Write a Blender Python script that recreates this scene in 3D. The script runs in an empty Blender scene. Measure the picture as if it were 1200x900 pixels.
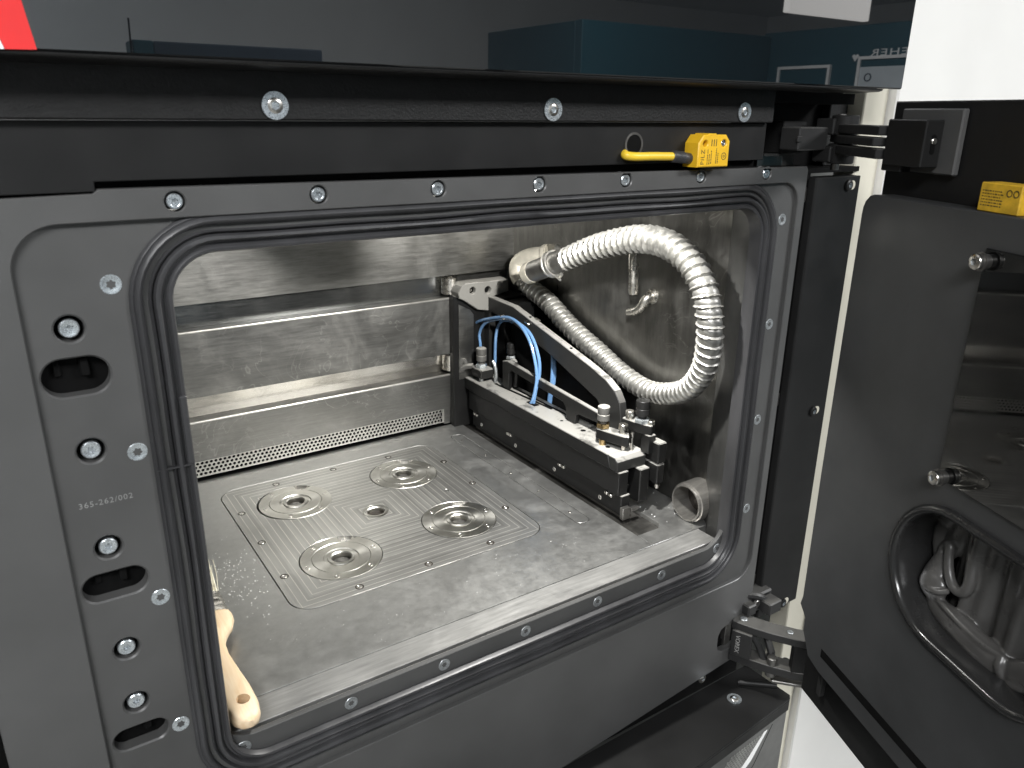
import bpy, bmesh, math, random
from mathutils import Vector, Matrix, Euler

random.seed(7)
MM = 0.001
scene = bpy.context.scene
COL = scene.collection

# ------------------------------------------------------------------ camera, world, lamps, exposure
cam_data = bpy.data.cameras.new('camera')
cam = bpy.data.objects.new('camera', cam_data)
COL.objects.link(cam)
cx = Vector((0.83241, -0.55403, 0.01168))
cdown = Vector((-0.17308, -0.27994, -0.94429))
cfwd = Vector((0.52643, 0.78402, -0.32892))
rot = Matrix((cx, -cdown, -cfwd)).transposed()
cam.matrix_world = Matrix.Translation((0.0, -0.5, 0.4553)) @ rot.to_4x4()
cam_data.sensor_width = 36.0
cam_data.lens = 36.0 * 915.75 / 1200.0
cam_data.clip_start = 0.02
cam_data.clip_end = 60.0
cam_data.dof.use_dof = True
cam_data.dof.focus_distance = 0.95
cam_data.dof.aperture_fstop = 20.0
scene.camera = cam

world = bpy.data.worlds.new('World')
scene.world = world
world.use_nodes = True
bgn = world.node_tree.nodes['Background']
bgn.inputs[0].default_value = (0.9, 0.95, 1.0, 1)
bgn.inputs[1].default_value = 0.05

scene.view_settings.view_transform = 'Standard'
scene.view_settings.look = 'None'
scene.view_settings.exposure = 0.0
scene.view_settings.gamma = 1.0
scene.render.engine = 'CYCLES'
scene.cycles.use_denoising = True
scene.cycles.max_bounces = 9
scene.cycles.diffuse_bounces = 4
scene.cycles.glossy_bounces = 5
scene.cycles.sample_clamp_indirect = 4.0
scene.cycles.caustics_reflective = False
scene.cycles.caustics_refractive = False


def area_lamp(name, loc, target, sx, sy, power, colour):
    d = bpy.data.lights.new(name, 'AREA')
    d.shape = 'RECTANGLE'
    d.size, d.size_y = sx, sy
    d.energy = power
    d.color = colour
    o = bpy.data.objects.new(name, d)
    COL.objects.link(o)
    o.location = loc
    o.rotation_euler = (Vector(target) - Vector(loc)).to_track_quat('-Z', 'Y').to_euler()
    return o


# lamp of the chamber, at the front of its roof, the room lights on the ceiling and two added fill lamps
CHAMBER_LAMP = area_lamp('chamber_lamp', (0.470, 0.038, 0.389), (0.36, 0.30, 0.05), 0.018, 0.014, 5.3, (1.0, 0.985, 0.945))
ROOM_LAMPS = [
    area_lamp('rear_fill_lamp', (-0.5, -5.2, 1.68), (0.2, -7.4, 0.2), 1.2, 0.6, 150.0, (0.93, 0.97, 1.0)),  # added to brighten the rear wall mirrored in the upper door
    area_lamp('far_fill_lamp', (3.0, -4.6, 1.68), (3.5, -6.0, 0), 1.2, 0.6, 90.0, (1.0, 0.98, 0.95)),  # second added fill for the mirrored far end of the room
    area_lamp('room_lamp', (-0.9, -1.6, 1.68), (-0.6, -1.3, 0), 1.2, 0.6, 112.0, (0.985, 0.99, 1.0)),
    area_lamp('room_lamp.001', (2.2, -2.0, 1.68), (2.2, -2.0, 0), 1.2, 0.6, 120.0, (0.985, 0.99, 1.0)),
]

# ------------------------------------------------------------------ materials
MATS = {}


class NT:
    def __init__(self, name):
        self.m = bpy.data.materials.new(name)
        self.m.use_nodes = True
        self.t = self.m.node_tree
        self.b = self.t.nodes['Principled BSDF']
        self.tc = self.t.nodes.new('ShaderNodeTexCoord')

    def n(self, kind, **kw):
        nd = self.t.nodes.new(kind)
        for k, v in kw.items():
            setattr(nd, k, v)
        return nd

    def l(self, a, b):
        self.t.links.new(a, b)

    def coords(self, scale=(1, 1, 1), rot=(0, 0, 0), which='Object'):
        mp = self.n('ShaderNodeMapping')
        mp.inputs['Scale'].default_value = scale
        mp.inputs['Rotation'].default_value = rot
        self.l(self.tc.outputs[which], mp.inputs[0])
        return mp.outputs[0]

    def noise(self, vec, scale, detail=4, rough=0.55, dist=0.0):
        nd = self.n('ShaderNodeTexNoise')
        nd.inputs['Scale'].default_value = scale
        nd.inputs['Detail'].default_value = detail
        nd.inputs['Roughness'].default_value = rough
        nd.inputs['Distortion'].default_value = dist
        self.l(vec, nd.inputs['Vector'])
        return nd.outputs[0]

    def remap(self, x, a, b, c, d):
        nd = self.n('ShaderNodeMapRange')
        self.l(x, nd.inputs[0])
        for i, v in enumerate((a, b, c, d)):
            nd.inputs[1 + i].default_value = v
        return nd.outputs[0]

    def math(self, op, a, b=None):
        nd = self.n('ShaderNodeMath', operation=op)
        for i, v in enumerate((a, b)):
            if v is None:
                continue
            if isinstance(v, (int, float)):
                nd.inputs[i].default_value = v
            else:
                self.l(v, nd.inputs[i])
        return nd.outputs[0]

    def mix(self, fac, a, b):
        nd = self.n('ShaderNodeMix', data_type='RGBA')
        if isinstance(fac, (int, float)):
            nd.inputs[0].default_value = fac
        else:
            self.l(fac, nd.inputs[0])
        for i, v in ((6, a), (7, b)):
            if isinstance(v, tuple):
                nd.inputs[i].default_value = (*v[:3], 1)
            else:
                self.l(v, nd.inputs[i])
        return nd.outputs[2]

    def bump(self, h, strength, dist=0.001, prev=None):
        nd = self.n('ShaderNodeBump')
        nd.inputs['Strength'].default_value = strength
        nd.inputs['Distance'].default_value = dist
        self.l(h, nd.inputs['Height'])
        if prev is not None:
            self.l(prev, nd.inputs['Normal'])
        return nd.outputs[0]

    def set(self, name, v):
        s = self.b.inputs[name]
        if isinstance(v, (int, float)):
            s.default_value = v
        elif isinstance(v, tuple):
            s.default_value = (*v[:3], 1)
        else:
            self.l(v, s)


def simple(name, col, metal=0.0, rough=0.5, var=0.15, vscale=40.0, bump=0.0, bscale=300.0, spec=0.5, stretch=(1, 1, 1),
           rvar=0.08, emit=None, coat=0.0):
    k = NT(name)
    v = k.coords(stretch)
    n1 = k.noise(v, vscale)
    lo = tuple(c * (1 - var) for c in col)
    hi = tuple(min(1, c * (1 + var)) for c in col)
    k.set('Base Color', k.mix(k.remap(n1, 0.3, 0.7, 0, 1), lo, hi))
    k.set('Metallic', metal)
    n2 = k.noise(v, vscale * 2.3, 5)
    k.set('Roughness', k.remap(n2, 0.3, 0.7, max(0.02, rough - rvar), min(1, rough + rvar)))
    k.set('Specular IOR Level', spec)
    if coat:
        k.set('Coat Weight', coat)
    if bump:
        k.set('Normal', k.bump(k.noise(v, bscale, 3), bump, 0.0006))
    if emit:
        k.set('Emission Color', emit[0])
        k.set('Emission Strength', emit[1])
    MATS[name] = k.m
    return k


simple('black_anodised', (0.076, 0.076, 0.075), 0.0, 0.39, 0.14, 9, 0.03, 900, 0.5)
simple('black_recess', (0.068, 0.068, 0.067), 0.0, 0.46, 0.22, 7, 0.04, 700, 0.5)
simple('black_satin', (0.012, 0.012, 0.012), 0.0, 0.45, 0.2, 12, 0.03, 800, 0.25)
simple('black_dull', (0.004, 0.004, 0.004), 0.0, 0.7, 0.3, 20, 0, 300, 0.1)
simple('black_textured', (0.011, 0.011, 0.011), 0.0, 0.5, 0.2, 120, 0.55, 520, 0.3)
simple('rubber', (0.038, 0.038, 0.040), 0.0, 0.40, 0.35, 22, 0.08, 260, 0.5, (1, 1, 0.3))
simple('glove_rubber', (0.078, 0.076, 0.073), 0.0, 0.32, 0.25, 18, 0.10, 420, 0.6)
simple('rim_rubber', (0.02, 0.02, 0.02), 0.0, 0.22, 0.2, 20, 0, 300, 0.6)
simple('zinc', (0.70, 0.75, 0.78), 0.9, 0.3, 0.18, 420, 0.12, 900)
simple('zinc_dull', (0.40, 0.42, 0.43), 0.8, 0.45, 0.35, 420, 0.4, 900)
simple('steel', (0.62, 0.60, 0.56), 1.0, 0.28, 0.15, 60, 0.05, 500)
simple('dark_steel', (0.20, 0.195, 0.185), 0.9, 0.4, 0.3, 40, 0.1, 500)
simple('socket_metal', (0.46, 0.49, 0.51), 0.8, 0.45, 0.3, 200)
simple('dark_pit', (0.03, 0.025, 0.02), 0.3, 0.5, 0.3, 40)
simple('brass', (0.42, 0.31, 0.16), 1.0, 0.3, 0.2, 90)
simple('blue_tube', (0.14, 0.27, 0.48), 0.0, 0.22, 0.15, 30, 0, 300, 0.6, coat=0.3)
simple('bristle', (0.82, 0.77, 0.63), 0.0, 0.6, 0.25, 90)
simple('white_paint', (0.80, 0.79, 0.76), 0.0, 0.4, 0.02, 8, 0.03, 500, 0.5)
simple('shaded_white', (0.66, 0.63, 0.53), 0.0, 0.45, 0.07, 16, 0.05, 300, 0.4, (1, 1, 0.15))  # white with the shade of the cabinet's return edge put into it
simple('yellow', (0.80, 0.47, 0.02), 0.0, 0.42, 0.10, 60, 0.05, 500)
simple('yellow_worn', (0.66, 0.40, 0.03), 0.0, 0.5, 0.25, 90, 0.1, 300)
simple('ink', (0.06, 0.045, 0.015), 0.0, 0.6, 0.2, 60)
simple('peen', (0.26, 0.26, 0.255), 0.2, 0.5, 0.2, 60)
simple('cable_yellow', (0.83, 0.56, 0.04), 0.0, 0.4, 0.08, 60)
simple('red', (0.72, 0.03, 0.03), 0.0, 0.35, 0.05, 20)
simple('grey_panel', (0.11, 0.11, 0.105), 0.0, 0.5, 0.12, 30, 0.15, 700)
simple('mesh_metal', (0.42, 0.42, 0.40), 0.7, 0.4, 0.2, 60)
simple('teal', (0.010, 0.062, 0.085), 0.0, 0.5, 0.05, 4)
simple('wall_grey', (0.46, 0.46, 0.45), 0.0, 0.7, 0.04, 2)
simple('wall_pale', (0.60, 0.62, 0.63), 0.0, 0.7, 0.04, 2)
simple('floor_grey', (0.22, 0.22, 0.21), 0.0, 0.4, 0.1, 3)
simple('frame_white', (0.80, 0.80, 0.79), 0.0, 0.4, 0.03, 10)
simple('card', (0.55, 0.60, 0.63), 0.0, 0.5, 0.05, 10)
simple('dark_table', (0.03, 0.05, 0.075), 0.0, 0.5, 0.1, 10)
simple('lamp_glow', (0.9, 0.9, 0.9), 0.0, 0.4, 0.0, 10, emit=((1.0, 0.98, 0.95), 2.6))

simple('return_paint', (0.05, 0.05, 0.048), 0.2, 0.42, 0.3, 20, 0.05, 400)
# glossy black glass of the upper door and the viewing window
k = NT('gloss_black')
k.set('Base Color', (0.006, 0.007, 0.008))
k.set('Roughness', 0.012)
k.set('IOR', 1.85)
MATS['gloss_black'] = k.m
simple('door_black', (0.044, 0.045, 0.046), 0.0, 0.40, 0.2, 8, 0.03, 800, 0.5)
k = NT('window_glass')
v = k.coords((1, 1, 1))
k.set('Base Color', (0.006, 0.006, 0.006))
k.set('Roughness', k.remap(k.noise(v, 14, 5), 0.45, 0.75, 0.02, 0.12))
k.set('IOR', 1.75)
MATS['window_glass'] = k.m


def brushed(name, col, rough, stretch, var=0.3, smudge=0.35, bump=0.12, metal=1.0, dust=(0.42, 0.41, 0.38), dust_amt=0.35,
            scale=30.0, scratch=0.0, up=0.0):
    """Brushed sheet metal: fine stretched grain, wiped smudges and thin powder."""
    k = NT(name)
    g = k.coords(stretch)
    grain = k.noise(g, scale, 6, 0.7)
    o = k.coords((1, 1, 1))
    sm = k.noise(o, 9.0, 6, 0.62, 1.2)
    fine = k.noise(o, 60.0, 5, 0.6, 0.8)
    lo = tuple(c * (1 - var) for c in col)
    hi = tuple(min(1, c * (1 + var)) for c in col)
    c1 = k.mix(k.remap(grain, 0.3, 0.7, 0, 1), lo, hi)
    f = k.math('MULTIPLY', k.remap(sm, 0.48, 0.68, 0, 1), k.remap(fine, 0.35, 0.65, 0.2, 1))
    f = k.math('MULTIPLY', f, dust_amt * 0.5)
    if up:
        geo = k.n('ShaderNodeNewGeometry')
        sp = k.n('ShaderNodeSeparateXYZ')
        k.l(geo.outputs['Normal'], sp.inputs[0])
        f = k.math('MAXIMUM', f, k.math('MULTIPLY', k.remap(sp.outputs[2], -0.1, 0.8, 0, 1), up))
    wn = k.noise(o, 16.0, 3, 0.5, 2.5)
    line = k.remap(k.math('ABSOLUTE', k.math('SUBTRACT', wn, 0.5)), 0.0, 0.014, 1, 0)
    mask = k.remap(k.noise(o, 7.0, 3, 0.6, 0.5), 0.52, 0.64, 0, 1)
    scr = k.math('MULTIPLY', k.math('MULTIPLY', line, mask), scratch)
    c2 = k.mix(f, c1, dust)
    k.set('Base Color', k.mix(scr, c2, (0.78, 0.77, 0.73)))
    k.set('Metallic', k.math('SUBTRACT', metal, k.math('MULTIPLY', f, 0.9)))
    r = k.math('ADD', k.remap(sm, 0.3, 0.7, rough - 0.03, rough + smudge * 0.22), k.remap(grain, 0.3, 0.7, -0.04, 0.04))
    k.set('Roughness', r)
    k.set('Normal', k.bump(grain, bump, 0.0004))
    MATS[name] = k.m
    return k


brushed('wall_steel', (0.275, 0.272, 0.258), 0.34, (1.2, 1, 14), 0.2, 0.4, 0.14, scratch=0.06)
brushed('side_steel', (0.195, 0.192, 0.182), 0.32, (1, 3, 0.6), 0.25, 0.4, 0.12, dust_amt=0.3, scale=30, scratch=0.2)
brushed('slat_steel', (0.205, 0.204, 0.196), 0.36, (1.0, 1, 16), 0.15, 0.4, 0.10, dust_amt=0.6, scratch=0.20)
brushed('strip_steel', (0.62, 0.60, 0.56), 0.2, (1.0, 1, 30), 0.2, 0.2, 0.16, dust_amt=0.3)
brushed('strip_dark', (0.30, 0.305, 0.30), 0.2, (1.0, 1, 30), 0.2, 0.2, 0.16, dust_amt=0.1)
brushed('floor_alu', (0.48, 0.48, 0.468), 0.36, (1, 1, 1), 0.10, 0.25, 0.05, metal=0.92, dust_amt=0.35, scale=90, scratch=0.2)
brushed('floor_front', (0.42, 0.417, 0.405), 0.36, (1, 12, 1), 0.2, 0.3, 0.10, metal=0.75, dust_amt=0.3, scale=20)
brushed('pale_alu', (0.60, 0.59, 0.56), 0.34, (1, 10, 1), 0.15, 0.2, 0.1, dust_amt=0.2, scale=20)
brushed('trough_metal', (0.16, 0.155, 0.145), 0.42, (6, 1, 1), 0.2, 0.3, 0.08, dust_amt=0.7)
brushed('hose_metal', (0.37, 0.365, 0.345), 0.37, (1, 1, 1), 0.25, 0.3, 0.05, metal=0.93, dust=(0.40, 0.39, 0.355), dust_amt=0.9, scale=120, up=0.38)
brushed('elbow_metal', (0.72, 0.68, 0.58), 0.4, (1, 1, 1), 0.1, 0.3, 0.05, metal=0.5, dust=(0.70, 0.65, 0.54), dust_amt=1.6, scale=120)
brushed('tube_steel', (0.38, 0.365, 0.34), 0.34, (1, 9, 9), 0.2, 0.3, 0.1, metal=0.85, dust_amt=0.2)


def dusty(name, col, rough, amt=0.9, dust=(0.50, 0.48, 0.44)):
    """Black finish with metal powder settled on the faces that look up."""
    k = NT(name)
    o = k.coords((1, 1, 1))
    geo = k.n('ShaderNodeNewGeometry')
    sep = k.n('ShaderNodeSeparateXYZ')
    k.l(geo.outputs['True Normal'], sep.inputs[0])
    up = k.remap(sep.outputs[2], 0.55, 0.9, 0, 1)
    pat = k.noise(o, 45.0, 6, 0.65, 0.6)
    f = k.math('MULTIPLY', up, k.remap(pat, 0.36, 0.48, 0.25, amt))
    side = k.math('MULTIPLY', k.remap(k.noise(o, 28.0, 6, 0.7, 1.0), 0.64, 0.85, 0, 0.16), 1.0)
    f = k.math('MAXIMUM', f, side)
    k.set('Base Color', k.mix(f, col, dust))
    k.set('Specular IOR Level', 0.35)
    k.set('Metallic', k.math('MULTIPLY', f, 0.25))
    k.set('Roughness', k.remap(pat, 0.3, 0.7, rough - 0.08, rough + 0.1))
    k.set('Normal', k.bump(k.noise(o, 400, 3), 0.1, 0.0004))
    MATS[name] = k.m


dusty('dusty_black', (0.006, 0.006, 0.006), 0.42, 0.9, (0.46, 0.45, 0.42))
dusty('dusty_grey', (0.015, 0.015, 0.0145), 0.42, 0.9, (0.48, 0.47, 0.44))
dusty('dusty_hinge', (0.024, 0.024, 0.024), 0.4, 0.35, (0.20, 0.195, 0.18))
dusty('bracket_grey', (0.22, 0.215, 0.20), 0.42, 0.95, (0.62, 0.60, 0.55))
dusty('dusty_ledge', (0.014, 0.014, 0.015), 0.35, 0.06, (0.25, 0.25, 0.25))
dusty('dusty_knob', (0.09, 0.088, 0.083), 0.45, 0.95, (0.62, 0.60, 0.55))

# milled platform: square tool paths round the centre
k = NT('milled')
o = k.coords((1, 1, 1))
sep = k.n('ShaderNodeSeparateXYZ')
k.l(o, sep.inputs[0])
wob = k.noise(o, 14.0, 3, 0.5)
ax = k.math('ABSOLUTE', sep.outputs[0])
ay = k.math('ABSOLUTE', sep.outputs[1])
mx = k.math('MAXIMUM', ax, ay)
ring = k.math('ADD', mx, k.math('MULTIPLY', wob, 0.002))
saw = k.math('FRACT', k.math('MULTIPLY', ring, 1 / 0.0078))
edge = k.remap(saw, 0.0, 0.17, 1, 0)
fine = k.math('SINE', k.math('MULTIPLY', ring, 2 * math.pi / 0.0013))
swirl = k.noise(k.coords((1, 1, 1)), 160.0, 4)
pick = k.noise(k.coords((1, 1, 1)), 20.0, 4)
e2 = k.math('MULTIPLY', edge, k.remap(pick, 0.30, 0.5, 0.25, 1))
wn = k.n('ShaderNodeTexWhiteNoise', noise_dimensions='1D')
k.l(k.math('FLOOR', k.math('MULTIPLY', ring, 1 / 0.0039)), wn.inputs['W'])
base = k.mix(k.math('ADD', k.math('MULTIPLY', pick, 0.5), k.math('MULTIPLY', wn.outputs[0], 0.5)), (0.22, 0.218, 0.208), (0.52, 0.515, 0.495))
k.set('Base Color', k.mix(k.math('MULTIPLY', e2, 0.9), base, (0.92, 0.90, 0.84)))
k.set('Metallic', 0.85)
k.set('Roughness', k.remap(pick, 0.3, 0.7, 0.28, 0.40))
h = k.math('ADD', k.math('ADD', k.math('MULTIPLY', saw, 0.12), k.math('MULTIPLY', fine, 0.05)), k.math('MULTIPLY', swirl, 0.3))
k.set('Normal', k.bump(h, 0.22, 0.0006))
MATS['milled'] = k.m

# turned clamp faces: circular grain
k = NT('turned')
o = k.coords((1, 1, 1))
nz = k.noise(o, 70.0, 5)
k.set('Base Color', k.mix(k.remap(nz, 0.3, 0.7, 0, 1), (0.47, 0.46, 0.425), (0.60, 0.59, 0.55)))
k.set('Metallic', 1.0)
k.set('Roughness', k.remap(nz, 0.3, 0.7, 0.30, 0.38))
k.set('Anisotropic', 0.75)
tg = k.n('ShaderNodeTangent', direction_type='RADIAL', axis='Z')
k.set('Tangent', tg.outputs[0])
MATS['turned'] = k.m

# pale beech handle
k = NT('wood')
g = k.coords((60, 6, 60))
gr = k.noise(g, 3.0, 6, 0.6, 0.8)
bl = k.noise(k.coords((1, 1, 1)), 30.0, 4)
k.set('Base Color', k.mix(k.remap(gr, 0.35, 0.65, 0, 1), k.mix(bl, (0.66, 0.47, 0.28), (0.74, 0.56, 0.36)), (0.80, 0.65, 0.46)))
k.set('Roughness', 0.55)
k.set('Normal', k.bump(gr, 0.08, 0.0004))
MATS['wood'] = k.m


# ------------------------------------------------------------------ mesh helpers (millimetres in, metres out)
class MB:
    def __init__(self):
        self.bm = bmesh.new()

    def _xf(self, verts, M):
        for v in verts:
            v.co = M @ v.co

    def box(self, c, s, bev=0.0, rot=None, seg=1):
        r = bmesh.ops.create_cube(self.bm, size=1.0)
        vs = r['verts']
        for v in vs:
            v.co = Vector((v.co.x * s[0], v.co.y * s[1], v.co.z * s[2]))
        if bev > 0:
            es = list({e for v in vs for e in v.link_edges})
            rb = bmesh.ops.bevel(self.bm, geom=es, offset=min(bev, min(s) * 0.45), segments=seg, affect='EDGES', profile=0.5)
            vs = list({v for f in rb['faces'] for v in f.verts} | {v for v in vs if v.is_valid})
        M = Matrix.Translation(c)
        if rot is not None:
            M = M @ (rot if isinstance(rot, Matrix) else Euler(rot).to_matrix().to_4x4())
        self._xf(vs, M)
        return self

    def span(self, a, b, bev=0.0, seg=1):
        c = [(a[i] + b[i]) / 2 for i in range(3)]
        s = [abs(b[i] - a[i]) for i in range(3)]
        return self.box(c, s, bev, None, seg)

    def lathe(self, prof, p0, p1, seg=24, closed=False):
        """Revolve profile [(distance along axis, radius)] about the axis p0 -> p1."""
        a, b = Vector(p0), Vector(p1)
        d = (b - a).normalized()
        u = d.orthogonal().normalized()
        w = d.cross(u)
        rings = []
        for (t, r) in prof:
            ring = []
            for i in range(seg):
                an = 2 * math.pi * i / seg
                ring.append(self.bm.verts.new(a + d * t + (u * math.cos(an) + w * math.sin(an)) * max(r, 0.001)))
            rings.append(ring)
        n = len(rings)
        for j in range(n if closed else n - 1):
            ra, rb = rings[j], rings[(j + 1) % n]
            for i in range(seg):
                k2 = (i + 1) % seg
                self.bm.faces.new((ra[i], ra[k2], rb[k2], rb[i]))
        if not closed:
            if prof[0][1] > 0.01:
                self.bm.faces.new(list(reversed(rings[0])))
            if prof[-1][1] > 0.01:
                self.bm.faces.new(rings[-1])
        return self

    def cyl(self, p0, p1, r, seg=20, bev=0.0):
        L = (Vector(p1) - Vector(p0)).length
        if bev:
            return self.lathe([(0, r - bev), (bev, r), (L - bev, r), (L, r - bev)], p0, p1, seg)
        return self.lathe([(0, r), (L, r)], p0, p1, seg)

    def tube(self, pts, rad, seg=12, caps=True):
        """Sweep a circle along pts; rad is a number or f(i)."""
        pts = [Vector(p) for p in pts]
        n = len(pts)
        tang = [((pts[min(i + 1, n - 1)] - pts[max(i - 1, 0)]).normalized()) for i in range(n)]
        u = tang[0].orthogonal().normalized()
        rings = []
        for i in range(n):
            t = tang[i]
            u = (u - t * u.dot(t)).normalized()
            w = t.cross(u)
            ring = []
            for j in range(seg):
                an = 2 * math.pi * j / seg
                r = rad(i, an) if callable(rad) else rad
                ring.append(self.bm.verts.new(pts[i] + (u * math.cos(an) + w * math.sin(an)) * r))
            rings.append(ring)
        for i in range(n - 1):
            for j in range(seg):
                k2 = (j + 1) % seg
                self.bm.faces.new((rings[i][j], rings[i][k2], rings[i + 1][k2], rings[i + 1][j]))
        if caps:
            self.bm.faces.new(list(reversed(rings[0])))
            self.bm.faces.new(rings[-1])
        return self

    def grid(self, rows):
        vs = [[self.bm.verts.new(p) for p in row] for row in rows]
        for i in range(len(vs) - 1):
            for j in range(len(vs[0]) - 1):
                self.bm.faces.new((vs[i][j], vs[i][j + 1], vs[i + 1][j + 1], vs[i + 1][j]))
        return self

    def poly(self, pts):
        self.bm.faces.new([self.bm.verts.new(p) for p in pts])
        return self

    def prism(self, pts, vec, bev=0.0):
        """Extrude a flat polygon (3D points) by vec."""
        lo = [self.bm.verts.new(p) for p in pts]
        hi = [self.bm.verts.new(Vector(p) + Vector(vec)) for p in pts]
        fs = [self.bm.faces.new(list(reversed(lo))), self.bm.faces.new(hi)]
        n = len(pts)
        for i in range(n):
            fs.append(self.bm.faces.new((lo[i], lo[(i + 1) % n], hi[(i + 1) % n], hi[i])))
        bmesh.ops.recalc_face_normals(self.bm, faces=fs)
        if bev:
            es = list({e for f in fs for e in f.edges})
            bmesh.ops.bevel(self.bm, geom=es, offset=bev, segments=1, affect='EDGES', profile=0.5)
        return self

    def mesh(self, name, angle=32.0, fix=True):
        if fix:
            bmesh.ops.recalc_face_normals(self.bm, faces=self.bm.faces[:])
        for v in self.bm.verts:
            v.co = v.co * MM
        me = bpy.data.meshes.new(name)
        self.bm.to_mesh(me)
        self.bm.free()
        return smooth(me, angle)


def smooth(me, angle=32.0):
    me.polygons.foreach_set('use_smooth', [True] * len(me.polygons))
    me.set_sharp_from_angle(angle=math.radians(angle))
    return me


def rrect(x0, y0, x1, y1, r, n=8):
    """Rounded rectangle outline, anticlockwise; r a number or (bl, br, tr, tl)."""
    rs = r if isinstance(r, (tuple, list)) else (r,) * 4
    out = []
    for (px, py, q, rad) in ((x0, y0, 180, rs[0]), (x1, y0, 270, rs[1]), (x1, y1, 0, rs[2]), (x0, y1, 90, rs[3])):
        if rad <= 0:
            out.append((px, py))
            continue
        ccx = px + (rad if px == x0 else -rad)
        ccy = py + (rad if py == y0 else -rad)
        for i in range(n + 1):
            a = math.radians(q + 90.0 * i / n)
            out.append((ccx + rad * math.cos(a), ccy + rad * math.sin(a)))
    return out


def circle(x, y, r, n=24):
    return [(x + r * math.cos(2 * math.pi * i / n), y + r * math.sin(2 * math.pi * i / n)) for i in range(n)]


def plate(name, outer, holes, thick, plane='XZ', at=0.0, bev=0.6, mat=None, parent=None):
    """Flat plate with holes and softened edges. plane XZ: front face at y=at, body behind it; XY: top face at z=at, body below;
    YZ: left face at x=at, body to its right."""
    cu = bpy.data.curves.new(name, 'CURVE')
    cu.dimensions = '2D'
    cu.fill_mode = 'BOTH'
    cu.extrude = max(0.01, thick / 2 - bev)
    cu.bevel_depth = bev
    cu.bevel_resolution = 0
    cu.offset = -bev
    for loop in [outer] + list(holes):
        sp = cu.splines.new('POLY')
        sp.points.add(len(loop) - 1)
        for p, q in zip(sp.points, loop):
            p.co = (q[0], q[1], 0, 1)
        sp.use_cyclic_u = True
    ob = bpy.data.objects.new(name, cu)
    COL.objects.link(ob)
    me = bpy.data.meshes.new_from_object(ob)
    bpy.data.objects.remove(ob)
    bpy.data.curves.remove(cu)
    me.name = name
    for v in me.vertices:
        x, y, z = v.co
        if plane == 'XZ':
            v.co = (x * MM, (at + thick / 2 - z) * MM, y * MM)
        elif plane == 'XY':
            v.co = (x * MM, y * MM, (at - thick / 2 + z) * MM)
        else:
            v.co = ((at + thick / 2 + z) * MM, x * MM, y * MM)
    bm = bmesh.new()
    bm.from_mesh(me)
    bmesh.ops.remove_doubles(bm, verts=bm.verts[:], dist=1e-6)
    bmesh.ops.recalc_face_normals(bm, faces=bm.faces[:])
    bm.to_mesh(me)
    bm.free()
    me.materials.clear()
    smooth(me, 30)
    return link(name, me, mat, parent)


def link(name, me, mat=None, parent=None, loc=None, rot=None):
    o = bpy.data.objects.new(name, me)
    COL.objects.link(o)
    if mat and len(me.materials) == 0:
        me.materials.append(MATS[mat])
    if loc is not None:
        o.location = Vector(loc) * MM
    if rot is not None:
        o.rotation_euler = rot
    if parent is not None:
        o.parent = parent
        top_o, local = parent, False
        while top_o is not None:
            local = local or bool(top_o.get('local_axes'))
            top_o = top_o.parent
        if not local:
            o.matrix_parent_inverse = Matrix.Translation(-world_loc(parent))
    return o


def world_loc(o):
    """Where an unrotated parent chain puts o."""
    p = o.location.copy()
    if o.parent is not None:
        p = o.matrix_parent_inverse @ p + world_loc(o.parent)
    return p


def obj(name, mb, mat, parent=None, angle=32.0):
    return link(name, mb.mesh(name, angle), mat, parent)


def thing(name, label, cat, loc=(0, 0, 0), group=None):
    o = bpy.data.objects.new(name, None)
    COL.objects.link(o)
    o.location = Vector(loc) * MM
    o.empty_display_size = 0.02
    return tag(o, label, cat, group)


def tag(o, label, cat, group=None):
    o['label'] = label
    o['category'] = cat
    if group:
        o['group'] = group
    return o


def structure(o):
    o['kind'] = 'structure'
    return o


def star(r1, r2, n=6, sub=4):
    out = []
    for i in range(n * sub):
        a = 2 * math.pi * i / (n * sub)
        f = 0.5 + 0.5 * math.cos(n * a)
        out.append((r2 + (r1 - r2) * f, a))
    return out


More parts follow.
